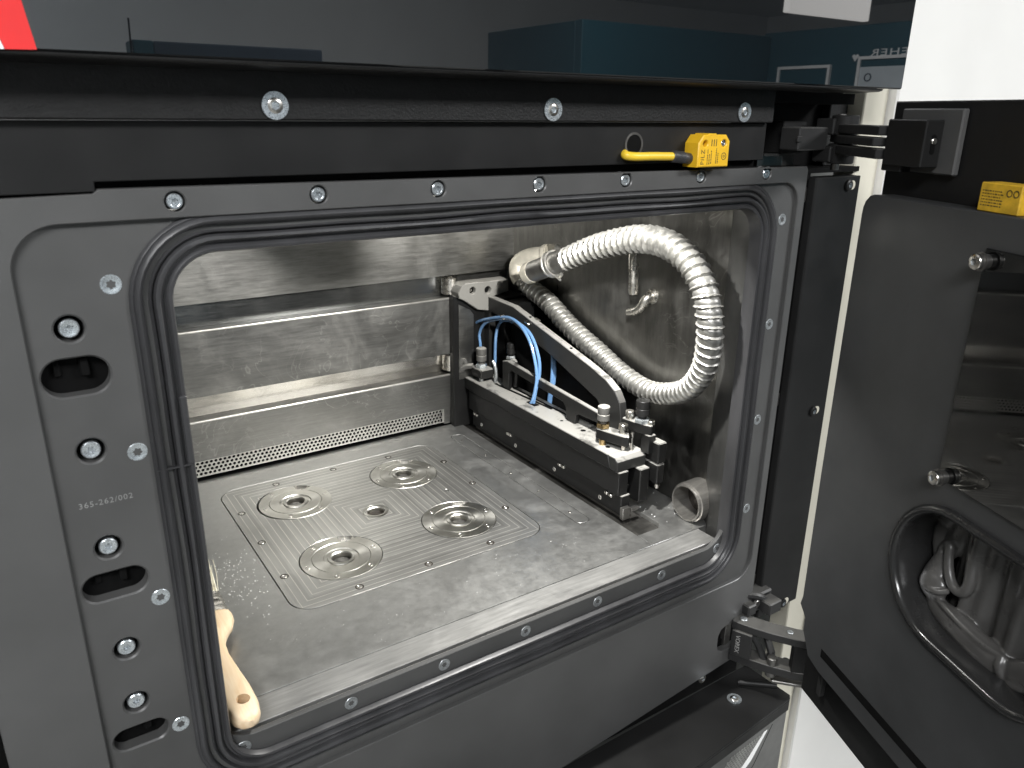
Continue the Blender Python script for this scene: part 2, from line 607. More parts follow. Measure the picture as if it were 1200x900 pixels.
def screw_mesh(name, R, mat, dome=0.0, drive='star', chamfer=0.6, depth=2.2, body=6.0):
    """Screw head facing +z, its face at z = 0, with a star or hexagon socket."""
    bm = bmesh.new()
    N = 24
    if drive == 'star':
        inner = star(R * 0.47, R * 0.33, 6, 4)
    else:
        inner = [(R * 0.46 / max(math.cos((2 * math.pi * i / N) % (math.pi / 3) - math.pi / 6), 0.1) * 0.87, 2 * math.pi * i / N) for i in range(N)]

    def ring(rs, z):
        return [bm.verts.new((r * math.cos(a), r * math.sin(a), z)) for (r, a) in rs]
    ang = [2 * math.pi * i / N for i in range(N)]
    loops = [ring([(R, a) for a in ang], -body)]
    loops.append(ring([(R, a) for a in ang], -dome - chamfer))
    if dome:
        loops.append(ring([(R * 0.93, a) for a in ang], -dome * 0.6))
        loops.append(ring([(R * 0.72, a) for a in ang], -dome * 0.12))
    else:
        loops.append(ring([(R - chamfer, a) for a in ang], -dome))
        loops.append(ring([(R * 0.68, a) for a in ang], 0.0))
        loops.append(ring([(R * 0.62, a) for a in ang], -0.15))
    loops.append(ring(inner, 0.0 if dome else -0.15))
    loops.append(ring([(r * 0.9, a) for (r, a) in inner], -depth))
    for A, B in zip(loops, loops[1:]):
        for i in range(N):
            k2 = (i + 1) % N
            bm.faces.new((A[i], A[k2], B[k2], B[i]))
    bm.faces.new(loops[-1]).material_index = 1
    for f in bm.faces:
        if all(v in set(loops[-1]) | set(loops[-2]) for v in f.verts):
            f.material_index = 1
    bmesh.ops.recalc_face_normals(bm, faces=bm.faces[:])
    for v in bm.verts:
        v.co *= MM
    me = bpy.data.meshes.new(name)
    bm.to_mesh(me)
    bm.free()
    me.materials.append(MATS[mat])
    me.materials.append(MATS['socket_metal'])
    return smooth(me, 28)


FRONT = (math.pi / 2, 0, 0)   # local +z turned to face -y
LEFT = (0, -math.pi / 2, 0)   # local +z turned to face -x


def screw(me, loc, rot, parent, name='screw', spin=None):
    o = link(name, me, None, parent, loc)
    e = Euler(rot).to_matrix() @ Matrix.Rotation(random.uniform(0, 1) if spin is None else spin, 3, 'Z')
    o.rotation_euler = e.to_euler()
    return o


def catmull(pts, n=12):
    P = [Vector(p) for p in pts]
    P = [P[0] * 2 - P[1]] + P + [P[-1] * 2 - P[-2]]
    out = []
    for i in range(1, len(P) - 2):
        for j in range(n):
            t = j / n
            a, b, c, d = P[i - 1], P[i], P[i + 1], P[i + 2]
            out.append(0.5 * ((2 * b) + (c - a) * t + (2 * a - 5 * b + 4 * c - d) * t * t + (3 * b - a - 3 * c + d) * t ** 3))
    out.append(P[-2])
    return out


def resample(pts, step):
    out = [pts[0]]
    acc = 0.0
    for a, b in zip(pts, pts[1:]):
        L = (b - a).length
        while acc + L >= step:
            t = (step - acc) / L
            a = a + (b - a) * t
            L = (b - a).length
            out.append(a)
            acc = 0.0
        acc += L
    return out


def text_mesh(name, body, size, mat, parent, M, spacing=1.0, thick=0.12):
    """Lettering as a thin raised mesh; M places the text plane (x right, y up) in mm."""
    cu = bpy.data.curves.new(name, 'FONT')
    cu.body = body
    cu.size = size
    cu.align_x = 'CENTER'
    cu.align_y = 'CENTER'
    cu.space_character = spacing
    cu.extrude = thick
    cu.resolution_u = 2
    ob = bpy.data.objects.new(name, cu)
    COL.objects.link(ob)
    me = bpy.data.meshes.new_from_object(ob)
    bpy.data.objects.remove(ob)
    bpy.data.curves.remove(cu)
    me.name = name
    me.materials.clear()
    for v in me.vertices:
        v.co = (M @ v.co) * MM
    return link(name, me, mat, parent)


SCREW_CS = screw_mesh('countersunk_screw', 6.3, 'zinc', 0, 'star')
SCREW_TOP = screw_mesh('top_screw', 4.7, 'zinc', 0, 'star')
SCREW_POCKET = screw_mesh('pocket_screw', 5.5, 'zinc', 0, 'star')
SCREW_DULL = screw_mesh('dull_screw', 6.0, 'zinc_dull', 0, 'star')
SCREW_TRIM = screw_mesh('trim_screw', 5.6, 'steel', 1.6, 'hex', 0.3)
SCREW_SMALL = screw_mesh('small_screw', 3.1, 'steel', 0, 'hex', 0.4, 1.8, 4)
SCREW_TINY = screw_mesh('tiny_screw', 2.2, 'steel', 0, 'hex', 0.3, 1.2, 3)
SCREW_BLACK = screw_mesh('black_screw', 6.0, 'black_satin', 1.6, 'hex', 0.4, 2.0)

# ------------------------------------------------------------------ the machine: front frame
machine = thing('metal_printing_machine', 'black machine with an open steel work chamber behind a bolted front frame', 'machine', (355, 240, -850))

left_cols = []
outer = [(-47, -200)] + [(380, -196), (664, -163), (684, -150), (684, 405), (682, 408), (56, 411.5), (53, 409.3), (-47, 407.5)]
recess_loop = rrect(7.6, -52, 674, 393.5, (26, 26, 22, 26), 10)
hinge_cut = rrect(628, -148, 700, -111, (8, 0, 0, 10), 5)
top_screws = [(95.5 + 87.85 * i, 403.1) for i in range(7)]
holes = [recess_loop] + [circle(x, z, 5.9) for x, z in top_screws]
outer_cut = [(-47, -200), (380, -196), (606, -171), (684, -163), (684, -146), (640, -146), (633, -142), (631, -134), (631, -121), (635, -114), (642, -111),
             (684, -111), (684, 405), (682, 408), (56, 411.5), (53, 409.3), (-47, 407.5)]
frame = plate('front_frame', outer_cut, holes, 9.0, 'XZ', 0.0, 0.7, 'black_anodised', machine)
REC = 4.5
slots = [(29.6, 304.5, 18.2, 11.6), (30.6, 162.0, 19.4, 9.8), (29.8, 39.8, 17.6, 8.4)]
pocket = [(30.3, 333.6), (30.3, 256.8), (30.3, 189.6), (30.3, 112.0), (30.3, 67.6)]
flush = [(55.4, 357.2), (55.4, 250.3), (55.4, 143.3), (55.4, 36.5)]
rholes = [rrect(86, -20, 628, 375, 30, 10)]
for (x, z, hw, hh) in slots:
    rholes.append(rrect(x - hw, z - hh, x + hw, z + hh, hh * 0.98, 8))
rholes += [circle(x, z, 8.0) for x, z in pocket]
recess = plate('recessed_panel', rrect(5.6, -54, 676, 395.5, (26, 26, 22, 26), 10), rholes, 11.0, 'XZ', REC, 1.1, 'black_recess', machine)
obj('screw_well', MB().span((4, 16, -50), (62, 18, 396)).span((40, 9.6, 398), (684, 11, 409)), 'black_dull', machine)
# inside the three slots: dark latch parts
for i, (x, z, hw, hh) in enumerate(slots):
    b = MB()
    b.span((x - hw - 2, 16.2, z - hh - 2), (x + hw + 2, 16.8, z + hh + 2))
    obj('slot_pocket', b, 'black_dull', machine)
    b = MB()
    b.span((x + 3, 11, z - 2), (x + 8, 15, z + hh - 2), 0.6)
    b.span((x - 11, 13.5, z - 1), (x - 7, 15.5, z + hh), 0.5)
    obj('latch', b, 'black_dull', machine)
for x, z in top_screws:
    screw(SCREW_TOP, (x, 0.5, z), FRONT, machine)
for x, z in pocket:
    screw(SCREW_POCKET, (x, REC + 1.2, z), FRONT, machine)
for x, z in flush:
    screw(SCREW_CS, (x, REC - 0.3, z), FRONT, machine)
for z in (357.5, 250.5, 144.0, 36.5):
    screw(SCREW_DULL, (659, REC - 0.3, z), FRONT, machine)
text_mesh('stamped_number', '365-262/002', 5.3, 'peen', machine,
          Matrix.Translation((33.4, REC - 0.05, 221.8)) @ Matrix.Rotation(math.pi / 2, 4, 'X'), 1.15, 0.06)

# ------------------------------------------------------------------ rubber seal round the opening
def round_path(x0, z0, x1, z1, r, n=10, m=24):
    """Points and outward normals round a rounded rectangle, the straights divided too."""
    out = []
    cs = ((x0 + r, z0 + r, 180), (x1 - r, z0 + r, 270), (x1 - r, z1 - r, 0), (x0 + r, z1 - r, 90))
    for ci, (a, b, q) in enumerate(cs):
        for i in range(n + 1):
            t = math.radians(q + 90.0 * i / n)
            out.append(((a + r * math.cos(t), b + r * math.sin(t)), (math.cos(t), math.sin(t))))
        na, nb, nq = cs[(ci + 1) % 4]
        t = math.radians(q + 90)
        p0 = (a + r * math.cos(t), b + r * math.sin(t))
        p1 = (na + r * math.cos(t), nb + r * math.sin(t))
        for i in range(1, m):
            f = i / m
            out.append(((p0[0] + (p1[0] - p0[0]) * f, p0[1] + (p1[1] - p0[1]) * f), (math.cos(t), math.sin(t))))
    return out


SEAL = [(0.0, 16), (0.0, 3.2), (0.8, 1.6), (2.6, 1.2), (3.8, 2.2), (4.3, 4.2), (5.6, 4.2), (6.3, 1.8), (8.0, 0.4), (9.8, 0.8), (10.6, 3.0),
        (11.2, 4.5), (12.0, 2.2), (12.8, 1.4), (13.6, 3.4), (14.2, 9.0), (16.0, 9.0), (16.8, 2.2), (17.8, 0.4), (19.5, -0.4), (21.2, 0.4),
        (22.0, 2.0), (23.0, 1.6), (24.2, 2.4), (24.8, 5.0)]
b = MB()
path = round_path(88, -17.5, 626.5, 371.3, 29)
rows = []
for idx, ((px, pz), (nx, nz)) in enumerate(path + path[:1]):
    wig = 0.5 * math.sin(px * 0.021 + pz * 0.017) + 0.35 * math.sin(px * 0.05 - pz * 0.043 + 1.0)
    row = []
    for (o, y) in SEAL:
        oo = o + (wig if 9 < o < 17 else wig * 0.25)
        row.append((px + nx * oo, y, pz + nz * oo))
    rows.append(row)
b.grid(rows)
bmesh.ops.remove_doubles(b.bm, verts=b.bm.verts[:], dist=0.01)
seal = obj('door_seal', b, 'rubber', machine, 50)
# butt joint of the seal on its left upright
obj('seal_joint', MB().span((83.3, 0.2, 236), (87.7, 3, 283), 0.8).span((65, 0.6, 235.2), (87.5, 6, 236.2)), 'rubber', seal)

# inner flange behind the seal with its lower row of screws
fl = plate('inner_flange', rrect(76, -26, 638, 384, 30, 8), [rrect(81, 0.0, 630, 372, (26, 30, 28, 20), 8)], 5.0, 'XZ', 7.7, 0.6, 'black_recess', machine)
for i in range(7):
    screw(SCREW_DULL, (96.5 + 87.9 * i if i < 6 else 620, 7.3, -9.2 if i < 6 else -4), FRONT, machine)

# ------------------------------------------------------------------ chamber
obj('back_wall', MB().span((60, 480, 231), (672, 500, 420)).span((60, 503, -20), (672, 510, 231)), 'wall_steel', machine)
b = MB()
# right wall with its bevelled return to the opening
n = 14
prof = [(631, 10), (634, 24), (643, 46), (653, 62), (658, 70), (658, 500)]
b.prism([(658, 66.2, -20), (658, 502, -20), (676, 502, -20), (676, 66.2, -20)], (0, 0, 440), 0.0)
obj('right_wall', b, 'side_steel', machine)
b = MB().prism([(631, 12.9, -20), (636, 26, -20), (645, 48, -20), (655, 62, -20), (658, 66, -20), (676, 66, -20), (676, 12.9, -20)], (0, 0, 440), 0.0)
obj('wall_return', b, 'return_paint', machine)
obj('left_wall', MB().span((60, 13, -20), (78, 480, 420)), 'side_steel', machine)
obj('chamber_roof', MB().span((60, 12.8, 402), (658, 480, 418)), 'side_steel', machine)
# unseen fin, added near the lamp to shade part of the back wall
obj('shadow_fin', MB().prism([(422, 118, 402), (424, 118, 374), (442, 118, 358), (463, 118, 358), (466, 118, 402)], (0, 5, 0), 0.4), 'dark_steel', machine)
# horizontal louvres on the back wall
for (z0, z1) in ((113.5, 198.5), (27.5, 81.5)):
    pts = [(0, 478, z0), (0, 478, z1 - 2.5), (0, 480.5, z1), (0, 503, z1 - 1), (0, 503, z1 - 6), (0, 482, z1 - 7), (0, 482, z0 + 4), (0, 503, z0 + 4), (0, 503, z0)]
    lv = obj('louvre', MB().prism([(98, p[1], p[2]) for p in pts], (462, 0, 0)), 'slat_steel', machine)
    obj('louvre_lip', MB().cyl((98, 479.6, z1 - 1.2), (559.5, 479.6, z1 - 1.2), 1.9, 12), 'pale_alu', lv)
for (z0, z1, ya, yb, sm) in ((198, 231, 498, 498.5, 'strip_dark'), (81, 114, 499, 495, 'strip_steel')):
    obj('bright_strip', MB().prism([(98, ya, z0), (98, yb, z1), (98, 503, z1), (98, 503, z0)], (447, 0, 0)), sm, machine)
    obj('strip_end', MB().lathe([(0, 7), (3, 12), (26, 12), (29, 8)], (551, 489, z0 + 2), (551, 489, z1), 20), 'steel', machine)
# perforated suction strip
b = MB()
P, RP = 5.7, 4.9
x0, zlo = 98.0, 6.6
ncol = 75
bm = b.bm
for r in range(4):
    off = 0 if r % 2 == 0 else P / 2
    for c in range(ncol):
        ccx, ccz = x0 + 2 + off + P * (c + 0.5), zlo + RP * (r + 0.5)
        hw, hh = P / 2, RP / 2
        outr = [(-hw, -hh), (0, -hh), (hw, -hh), (hw, 0), (hw, hh), (0, hh), (-hw, hh), (-hw, 0)]
        ov = [bm.verts.new((ccx + q[0], 480, ccz + q[1])) for q in outr]
        iv = []
        bv = []
        for i in range(8):
            a = math.radians(225 + 45 * i)
            iv.append(bm.verts.new((ccx + 2.1 * math.cos(a), 480, ccz + 2.1 * math.sin(a))))
            bv.append(bm.verts.new((ccx + 2.1 * math.cos(a), 481.5, ccz + 2.1 * math.sin(a))))
        for i in range(8):
            k2 = (i + 1) % 8
            bm.faces.new((ov[i], ov[k2], iv[k2], iv[i]))
            bm.faces.new((iv[i], iv[k2], bv[k2], bv[i]))
xe = x0 + 2 + P * ncol
b.poly([(x0, 480, 5.0), (xe + 6, 480, 5.0), (xe + 6, 480, zlo), (x0, 480, zlo)])
b.poly([(x0, 480, zlo + 4 * RP), (xe + 6, 480, zlo + 4 * RP), (xe + 6, 480, 27.4), (x0, 480, 27.4)])
b.poly([(xe + 3, 480, zlo), (xe + 6, 480, zlo), (xe + 6, 480, zlo + 4 * RP), (xe + 3, 480, zlo + 4 * RP)])
obj('perforated_strip', b, 'pale_alu', machine)
obj('strip_recess', MB().span((98, 488, -4), (560, 490, 27)), 'black_dull', machine)
obj('strip_end_block', MB().span((xe + 6, 479, 2), (560, 489, 27.3), 0.6), 'slat_steel', machine)

# floor: main plate with cut-out for the platform, a front strip, the groove plate
pl = rrect(183.0, 136.0, 480.2, 432.4, 24, 8)
ins = rrect(518.5, 128, 538.5, 438, 8, 8)
floor = plate('chamber_floor', [(78, 47), (559, 47), (559, 479), (78, 479)], [pl, ins], 12.0, 'XY', 0.0, 0.35, 'floor_alu', machine)
obj('floor_front_strip', MB().span((78, 17, -11), (630, 46.3, -0.1), 0.5), 'floor_front', machine)
obj('flange_lip', MB().span((108, 9.5, -12), (628, 13.4, -0.4), 0.4), 'pale_alu', machine)
ip = plate('groove_plate', rrect(519.3, 128.8, 537.7, 437.2, 7.4, 8), [], 6.0, 'XY', 0.0, 0.3, 'floor_alu', machine)
for y in (414.6, 350.6, 286.4, 221.7, 157.5):
    screw(SCREW_TINY, (527.8, y, 0.15), (0, 0, 0), ip)
obj('floor_underlay', MB().span((60, 8.5, -16), (676, 503, -12.5)), 'black_dull', machine)
obj('recoater_trough', MB().span((559.6, 72, -12), (600, 479, -4.5), 0.6), 'trough_metal', machine)
floor2 = plate('side_floor', [(559.6, 47), (657.6, 47), (657.6, 479), (600.2, 479), (600.2, 80), (592, 72), (559.6, 72)], [], 10.0, 'XY', -0.1, 0.4, 'floor_alu', machine)

# exhaust pipe stub low on the right wall
b = MB()
b.lathe([(0, 22), (0, 20.2), (28, 20.2), (28, 24.5), (4, 24), (3.2, 22.6), (1, 22.4)], (630, 69, 22.5), (660, 69, 22.5), 36, True)
ex = obj('exhaust_pipe', b, 'tube_steel', machine)
obj('pipe_bore', MB().cyl((656.0, 69, 22.5), (657.2, 69, 22.5), 20.4, 30), 'dark_pit', ex)
# hanging nozzle and small spout on the right wall
b = MB().lathe([(0, 5.2), (2, 5.6), (10, 5.6), (10.6, 5.9), (54, 5.9), (56, 5.2), (56, 4.2), (50, 4.0)], (640, 196, 304), (640, 192, 250), 20)
b.cyl((640, 196, 300), (640, 197, 330), 5.0, 16)
b.span((640, 190, 312), (658, 202, 324), 1)
obj('hanging_nozzle', b, 'steel', machine)
b = MB().tube(catmull([(659, 176, 247), (650, 176, 246), (646, 178, 241), (645, 184, 232), (645, 193, 226), (645, 204, 222.5)], 6),
              lambda i, a: 6.4 - 0.06 * i, 14)
b.lathe([(0, 9), (2, 9.6), (5, 8), (5, 6)], (658, 176, 247), (650, 176, 247), 24)
obj('spout', b, 'steel', machine)

# ------------------------------------------------------------------ upper panels, column, ledge
obj('trim_strip', MB().span((-160, -4, 448.6), (618, 10, 479), 1.0), 'black_textured', machine)
obj('lower_trim', MB().prism([(-160, 3, 410), (55, 3, 410), (55, 3, 415.5), (618, 3, 415.5), (618, 3, 448.1), (-160, 3, 448.1)], (0, 9, 0), 0.5), 'black_satin', machine)
obj('trim_backing', MB().span((-160, 12.2, 400), (618, 14, 448)), 'black_dull', machine)
obj('left_body', MB().span((-400, 24, -260), (-49, 50, 404), 0.8), 'black_dull', machine)
for x in (158.2, 366.5, 577.0):
    screw(SCREW_TRIM, (x, -5.6, 457.2), FRONT, machine)
    obj('washer', MB().lathe([(0, 8.2), (1.0, 8.2), (1.0, 5)], (x, -4, 457.2), (x, -6, 457.2), 24), 'zinc', machine)
# cable hole
b = MB().lathe([(0, 9.8), (0, 8.0), (6, 8.0), (6, 9.8)], (455, 2.2, 431), (455, 9, 431), 28, True)
obj('cable_grommet', b, 'dark_steel', machine)
obj('cable_opening', MB().cyl((455, 2.7, 431), (455, 3.4, 431), 8.1, 24), 'black_dull', machine)
# pocket behind the upper hinge
b = MB().span((618, 44, 405), (786, 46, 482)).span((618.2, 10, 405), (619, 44, 479)).span((618, 0, 466), (742, 44, 476))
b.span((618.2, 12, 400), (786, 44, 405))
obj('hinge_pocket', b, 'black_dull', machine)
obj('pocket_post', MB().span((748, 30, 405), (778, 40, 470), 1), 'black_textured', machine)
# right hand column: inner groove and outer cover with slotted holes
obj('column_groove', MB().span((684.5, 14, -150), (708, 20, 405), 0.5), 'black_dull', machine)
obj('column_cover', MB().prism([(706, 22, -128), (706, 6.5, -128), (708, 5, -128), (780, 5, -128), (780, 22, -128)], (0, 0, 524), 0.5), 'black_satin', machine)
for z in (379.0, 156.0, -77.0):
    b = MB()
    oval = rrect(699.5, z - 8, 704.5, z + 8, 2.4, 5)
    b.prism([(p[0], 13.9, p[1]) for p in oval], (0, 1, 0))
    ho = obj('oval_hole', b, 'dark_steel', machine)
for x, z in ((759.5, 386.8), (755.5, 134.0), (751.5, -123.0)):
    s = screw(SCREW_BLACK, (x, 1.6, z), FRONT, machine)
    oval = rrect(x + 2, z - 4.6, x + 12.5, z + 4.6, 4.5, 6)
    b = MB().prism([(p[0], 4.6, p[1]) for p in oval], (0, 0.6, 0))
    obj('slotted_hole', b, 'shaded_white', machine)

# black step below the frame and the grey cover under it
b = MB()
b.prism([(-150, -8, -197), (432, 4, -197), (700, 8, -197), (702, -57, -197), (697, -61, -197), (522, -74, -197), (-150, -122, -197)], (0, 0, -3), 0.4)
step = obj('step_ledge', b, 'black_satin', machine)
obj('step_back', MB().prism([(-150, 6, -199), (684, 10, -199), (684, 14, -199), (-150, 14, -199)], (0, 0, 60)), 'black_dull', machine)
b = MB()
b.prism([(-150, -122.0, -200.2), (522, -74, -200.2), (697, -61, -200.2), (702, -57, -200.2), (702, -52, -200.2), (-150, -112, -200.2)], (0, 0, -14), 0.4)
obj('step_edge', b, 'black_satin', machine)
b = MB()
b.prism([(-150, -121, -214.6), (522, -73, -214.6), (696, -60.2, -214.6), (696, -40, -214.6), (-150, -100, -214.6)], (0, 0, -330), 0.8)
lower = obj('lower_cover', b, 'grey_panel', machine)
S = (697 - 522, -61 + 74)


def on_cover(x, z, out=0.0):
    return (x, -74 + (x - 522) * S[1] / S[0] + 1.0 - out, z)


strip = [(658, -222), (652, -222), (626, -244), (606, -258), (614, -262), (632, -252)]
b = MB()
b.prism([on_cover(x, z, 0.6) for x, z in strip], (0, 1.4, 0))
obj('grille_stripe', b, 'frame_white', lower)
b = MB()
for r in range(11):
    for c in range(34):
        x = 500 + c * 4.6 + (2.3 if r % 2 else 0)
        z = -224 - r * 3.6
        edge = 652 - (-222 - z) * 1.28
        if x < edge - 2 and x > edge - 62:
            p = [(x - 1.6, z - 1.1), (x + 0.2, z - 1.5), (x + 1.8, z + 0.9), (x, z + 1.5)]
            b.prism([on_cover(q[0], q[1], 0.7) for q in p], (0, 0.9, 0))
gm = obj('grille_mesh', b, 'mesh_metal', lower)
gm['kind'] = 'stuff'
b = MB()
for (q0, q1) in (((668, -219), (640, -262)), ((640, -262), (600, -300))):
    d = Vector((q1[0] - q0[0], q1[1] - q0[1])).normalized()
    nn = (-d[1] * 0.5, d[0] * 0.5)
    b.prism([on_cover(q0[0] + nn[0], q0[1] + nn[1], 0.3), on_cover(q1[0] + nn[0], q1[1] + nn[1], 0.3),
             on_cover(q1[0] - nn[0], q1[1] - nn[1], 0.3), on_cover(q0[0] - nn[0], q0[1] - nn[1], 0.3)], (0, 0.6, 0))
obj('cover_joint', b, 'black_dull', lower)
for x, y, z, r in ((640, -26, -196.6, (0, 0, 0)), (622, 7.6, -184, FRONT)):
    screw(SCREW_TRIM, (x, y, z + (2.2 if r[0] == 0 else 0)), r, machine)
    if r[0] == 0:
        obj('washer', MB().lathe([(0, 8.5), (1, 8.5), (1, 5)], (x, y, z), (x, y, z + 3), 24), 'zinc', machine)

# white cabinet to the right
obj('side_trim', MB().span((781, 14, -560), (822, 40, 640), 1.2), 'shaded_white', machine)
obj('side_cover', MB().span((823, 4, -560), (1900, 40, 1150), 2.0), 'white_paint', machine)

# ------------------------------------------------------------------ upper glass door
top = thing('upper_door', 'glossy black upper door reflecting the room above the chamber', 'door', (355, -30, 480))
tp = obj('glass_panel', MB().span((-300, -35, 480.2), (764, -29, 1100), 1.2), 'gloss_black', top)
obj('lower_lip', MB().prism([(-300, -34.5, 480.0), (-300, -34, 478.4), (-300, -31, 477.4), (-300, -5.5, 476.2), (-300, -5.5, 480.0)], (1034, 0, 0), 0.5), 'black_satin', top)
obj('glass_backing', MB().span((-300, -28.8, 480.4), (750, -8, 1100), 1.0), 'black_dull', top)
b = MB().prism([(22.2, -35.05, 480.4), (35.4, -35.05, 480.8), (27, -35.05, 540), (6, -35.05, 540)], (0, -0.3, 0))
stk = obj('red_stripe', b, 'red', top)
b = MB().prism([(22.0, -35.05, 480.4), (5.8, -35.05, 540), (-60, -35.05, 540), (-60, -35.05, 480.4)], (0, -0.3, 0))
obj('white_field', b, 'frame_white', top)

# ------------------------------------------------------------------ build platform with four clamps
plat = thing('build_platform', 'milled square platform with four round clamps let into the chamber floor', 'platform', (331.6, 284.2, 0))
mp = plate('platform_plate', rrect(-147.6, -147.2, 147.6, 147.2, 23, 8),
           [circle(-74, 75.2, 44.4, 40), circle(73.8, 75.2, 44.4, 40), circle(74.6, -70.2, 44.4, 40), circle(-73.8, -74.2, 44.4, 40), circle(0, 0.4, 15.5, 30),
            circle(98.5, 2, 3.0, 12)], 9.0, 'XY', 0.25, 0.3, None, None)
mp.data.materials.append(MATS['milled'])
mp.parent = plat
obj('platform_core', MB().span((-147 + 331.6, -147 + 284.2, -12.3), (147 + 331.6, 147 + 284.2, -9.5)), 'dark_pit', plat)
for (x, y) in ((253.4, 417.8), (331.6, 421.2), (410.5, 417.8), (468.6, 364.2), (468.4, 286.8), (468, 208.4), (409, 148.4), (330.6, 147.0), (252, 147), (194.4, 206),
               (195, 285.2), (195, 363.8)):
    screw(SCREW_SMALL, (x, y, 0.55), (0, 0, 0), plat)
    obj('screw_seat', MB().lathe([(0, 4.6), (0.35, 4.6), (0.35, 3.2), (0, 3.2)], (x, y, 0.1), (x, y, 2), 18, True), 'dark_pit', plat)
b = MB().lathe([(-6, 15.3), (0.3, 15.3), (0.5, 14.8), (0.5, 11.2), (-0.8, 9.8), (-6, 9.8)], (331.6, 284.6, 0), (331.6, 284.6, 1), 36, True)
cb = obj('centre_bush', b, 'turned', plat)
obj('bush_bore', MB().cyl((331.6, 284.6, -7), (331.6, 284.6, -5), 10, 24), 'dark_pit', plat)


def notch_ring(R0, R1, z, nd, nr, seg=72):
    """Ring between R0 and R1 with a round notch bitten out of its rim in direction nd."""
    out = []
    ncx, ncy = (R1 - 2.0) * math.cos(nd), (R1 - 2.0) * math.sin(nd)
    pts = []
    for i in range(seg):
        a = 2 * math.pi * i / seg
        p = Vector((R1 * math.cos(a), R1 * math.sin(a)))
        q = p - Vector((ncx, ncy))
        if q.length < nr:
            # project onto the notch circle from the clamp centre side
            dirn = Vector((math.cos(a), math.sin(a)))
            bq = dirn.dot(Vector((ncx, ncy)))
            cq = Vector((ncx, ncy)).length_squared - nr * nr
            disc = max(bq * bq - cq, 0)
            p = dirn * (bq - math.sqrt(disc))
        pts.append((p.x, p.y))
    return pts


ring_pts = notch_ring(31, 43.6, 0, math.radians(62), 9.5)
cu_mesh = {}


def make_clamp():
    ring = plate('clamp', ring_pts, [circle(0, 0, 31.2, 48)], 7.0, 'XY', 0.5, 0.4, None, None)
    ring.data.materials.append(MATS['turned'])
    b = MB().lathe([(-6, 31.0), (0.2, 31.0), (0.6, 30.6), (0.6, 19.0), (-0.6, 18.0), (-0.6, 15.2), (0.9, 14.4), (1.0, 11.5), (-0.2, 10.2), (-6, 10.2)],
                   (0, 0, 0), (0, 0, 1), 48, True)
    disc = obj('clamp_disc', b, 'turned', None)
    b = MB().lathe([(-7, 9.6), (-5.5, 9.6), (-3, 6), (-2.6, 3), (-3, 0)], (0, 0, 0), (0, 0, 1), 24)
    pin = obj('clamp_pin', b, 'dark_steel', None)
    b = MB()
    nx, ny = 41.6 * math.cos(math.radians(62)), 41.6 * math.sin(math.radians(62))
    b.lathe([(-6, 9.2), (-2.4, 9.2), (-1.9, 8.6), (-1.9, 6.4), (-4.5, 6.0), (-4.5, 0)], (nx, ny, 0), (nx, ny, 1), 24)
    cup = obj('lock_cup', b, 'steel', None)
    kids = [disc, pin, cup]
    for a in (122, 182, 242, 302, 2):
        kids.append(screw(SCREW_SMALL, (37.6 * math.cos(math.radians(a)), 37.6 * math.sin(math.radians(a)), 0.7), (0, 0, 0), None))
    for c in kids:
        c.parent = ring
    return ring, kids


c0, kids0 = make_clamp()
spots = [(259.0, 359.2), (405.6, 359.6), (406.4, 214.2), (258.0, 209.8)]
for i, (x, y) in enumerate(spots):
    if i == 0:
        r, ks = c0, kids0
    else:
        r = c0.copy()
        COL.objects.link(r)
        for kk in kids0:
            c = kk.copy()
            COL.objects.link(c)
            c.parent = r
    r.location = (Vector((x, y, 0)) - Vector((331.6, 284.2, 0))) * MM
    r.parent = plat
    r.matrix_parent_inverse = Matrix.Identity(4)

# ------------------------------------------------------------------ recoater
rec = thing('recoater', 'black powder recoater beam with a triangular arm across the chamber floor', 'recoater', (585, 290, 0))
obj('beam_lid', MB().prism([(562, 128, 60), (562, 462, 60), (562, 470, 66), (562, 466, 77), (562, 134, 77)], (45, 0, 0), 0.8), 'dusty_black', rec)
obj('lid_tip', MB().prism([(562, 128.5, 60), (562, 116, 60), (562, 116, 72), (562, 122, 77), (562, 133, 77)], (45, 0, 0), 0.7), 'dusty_grey', rec)
b = MB().span((564, 114, 29.5), (579, 456, 59.3), 0.8)
obj('left_jaw', b, 'dusty_black', rec)
obj('right_jaw', MB().span((592, 108, 16), (607, 440, 59.4), 1.0), 'dusty_black', rec)
obj('beam_core', MB().span((579.5, 136, 30), (591.5, 452, 59), 0.4).span((579.4, 126, 28), (591.6, 136, 33), 0.4), 'dusty_grey', rec)
obj('blade_holder', MB().span((568, 112, 3.5), (582, 452, 29), 0.7), 'dusty_black', rec)
obj('blade', MB().span((573, 110, -2.5), (577, 452, 3.2)).span((566.5, 106, 0.5), (578, 112, 16), 0.6).span((578, 104, 10), (590, 109, 14), 0.4), 'dark_steel', rec)
for y in (426.4, 335.2, 243.8, 150.5):
    screw(SCREW_SMALL, (567.4, y, 12), LEFT, rec)
    for dy in (14, 22) if y > 330 else (-16, -26):
        obj('clip', MB().box((566.8, y + dy * 0.8, 24), (3.5, 5.5, 4), 0.8), 'steel', rec)
screw(SCREW_TINY, (584, 170, 77.3), (0, 0, 0), rec)
# holes and long slot in the lid
for (x, y, r0) in ((583, 206, 3.4), (580, 247, 2.2), (576, 150, 3.0)):
    obj('lid_hole', MB().cyl((x, y, 76.4), (x, y, 77.15), r0, 18), 'black_dull', rec)
obj('lid_slot', MB().box((590, 352, 76.9), (5, 130, 0.6), 0.2, (0, 0, math.radians(4))), 'black_dull', rec)
obj('lid_slot', MB().box((598, 330, 76.9), (4, 150, 0.6), 0.2), 'black_dull', rec)
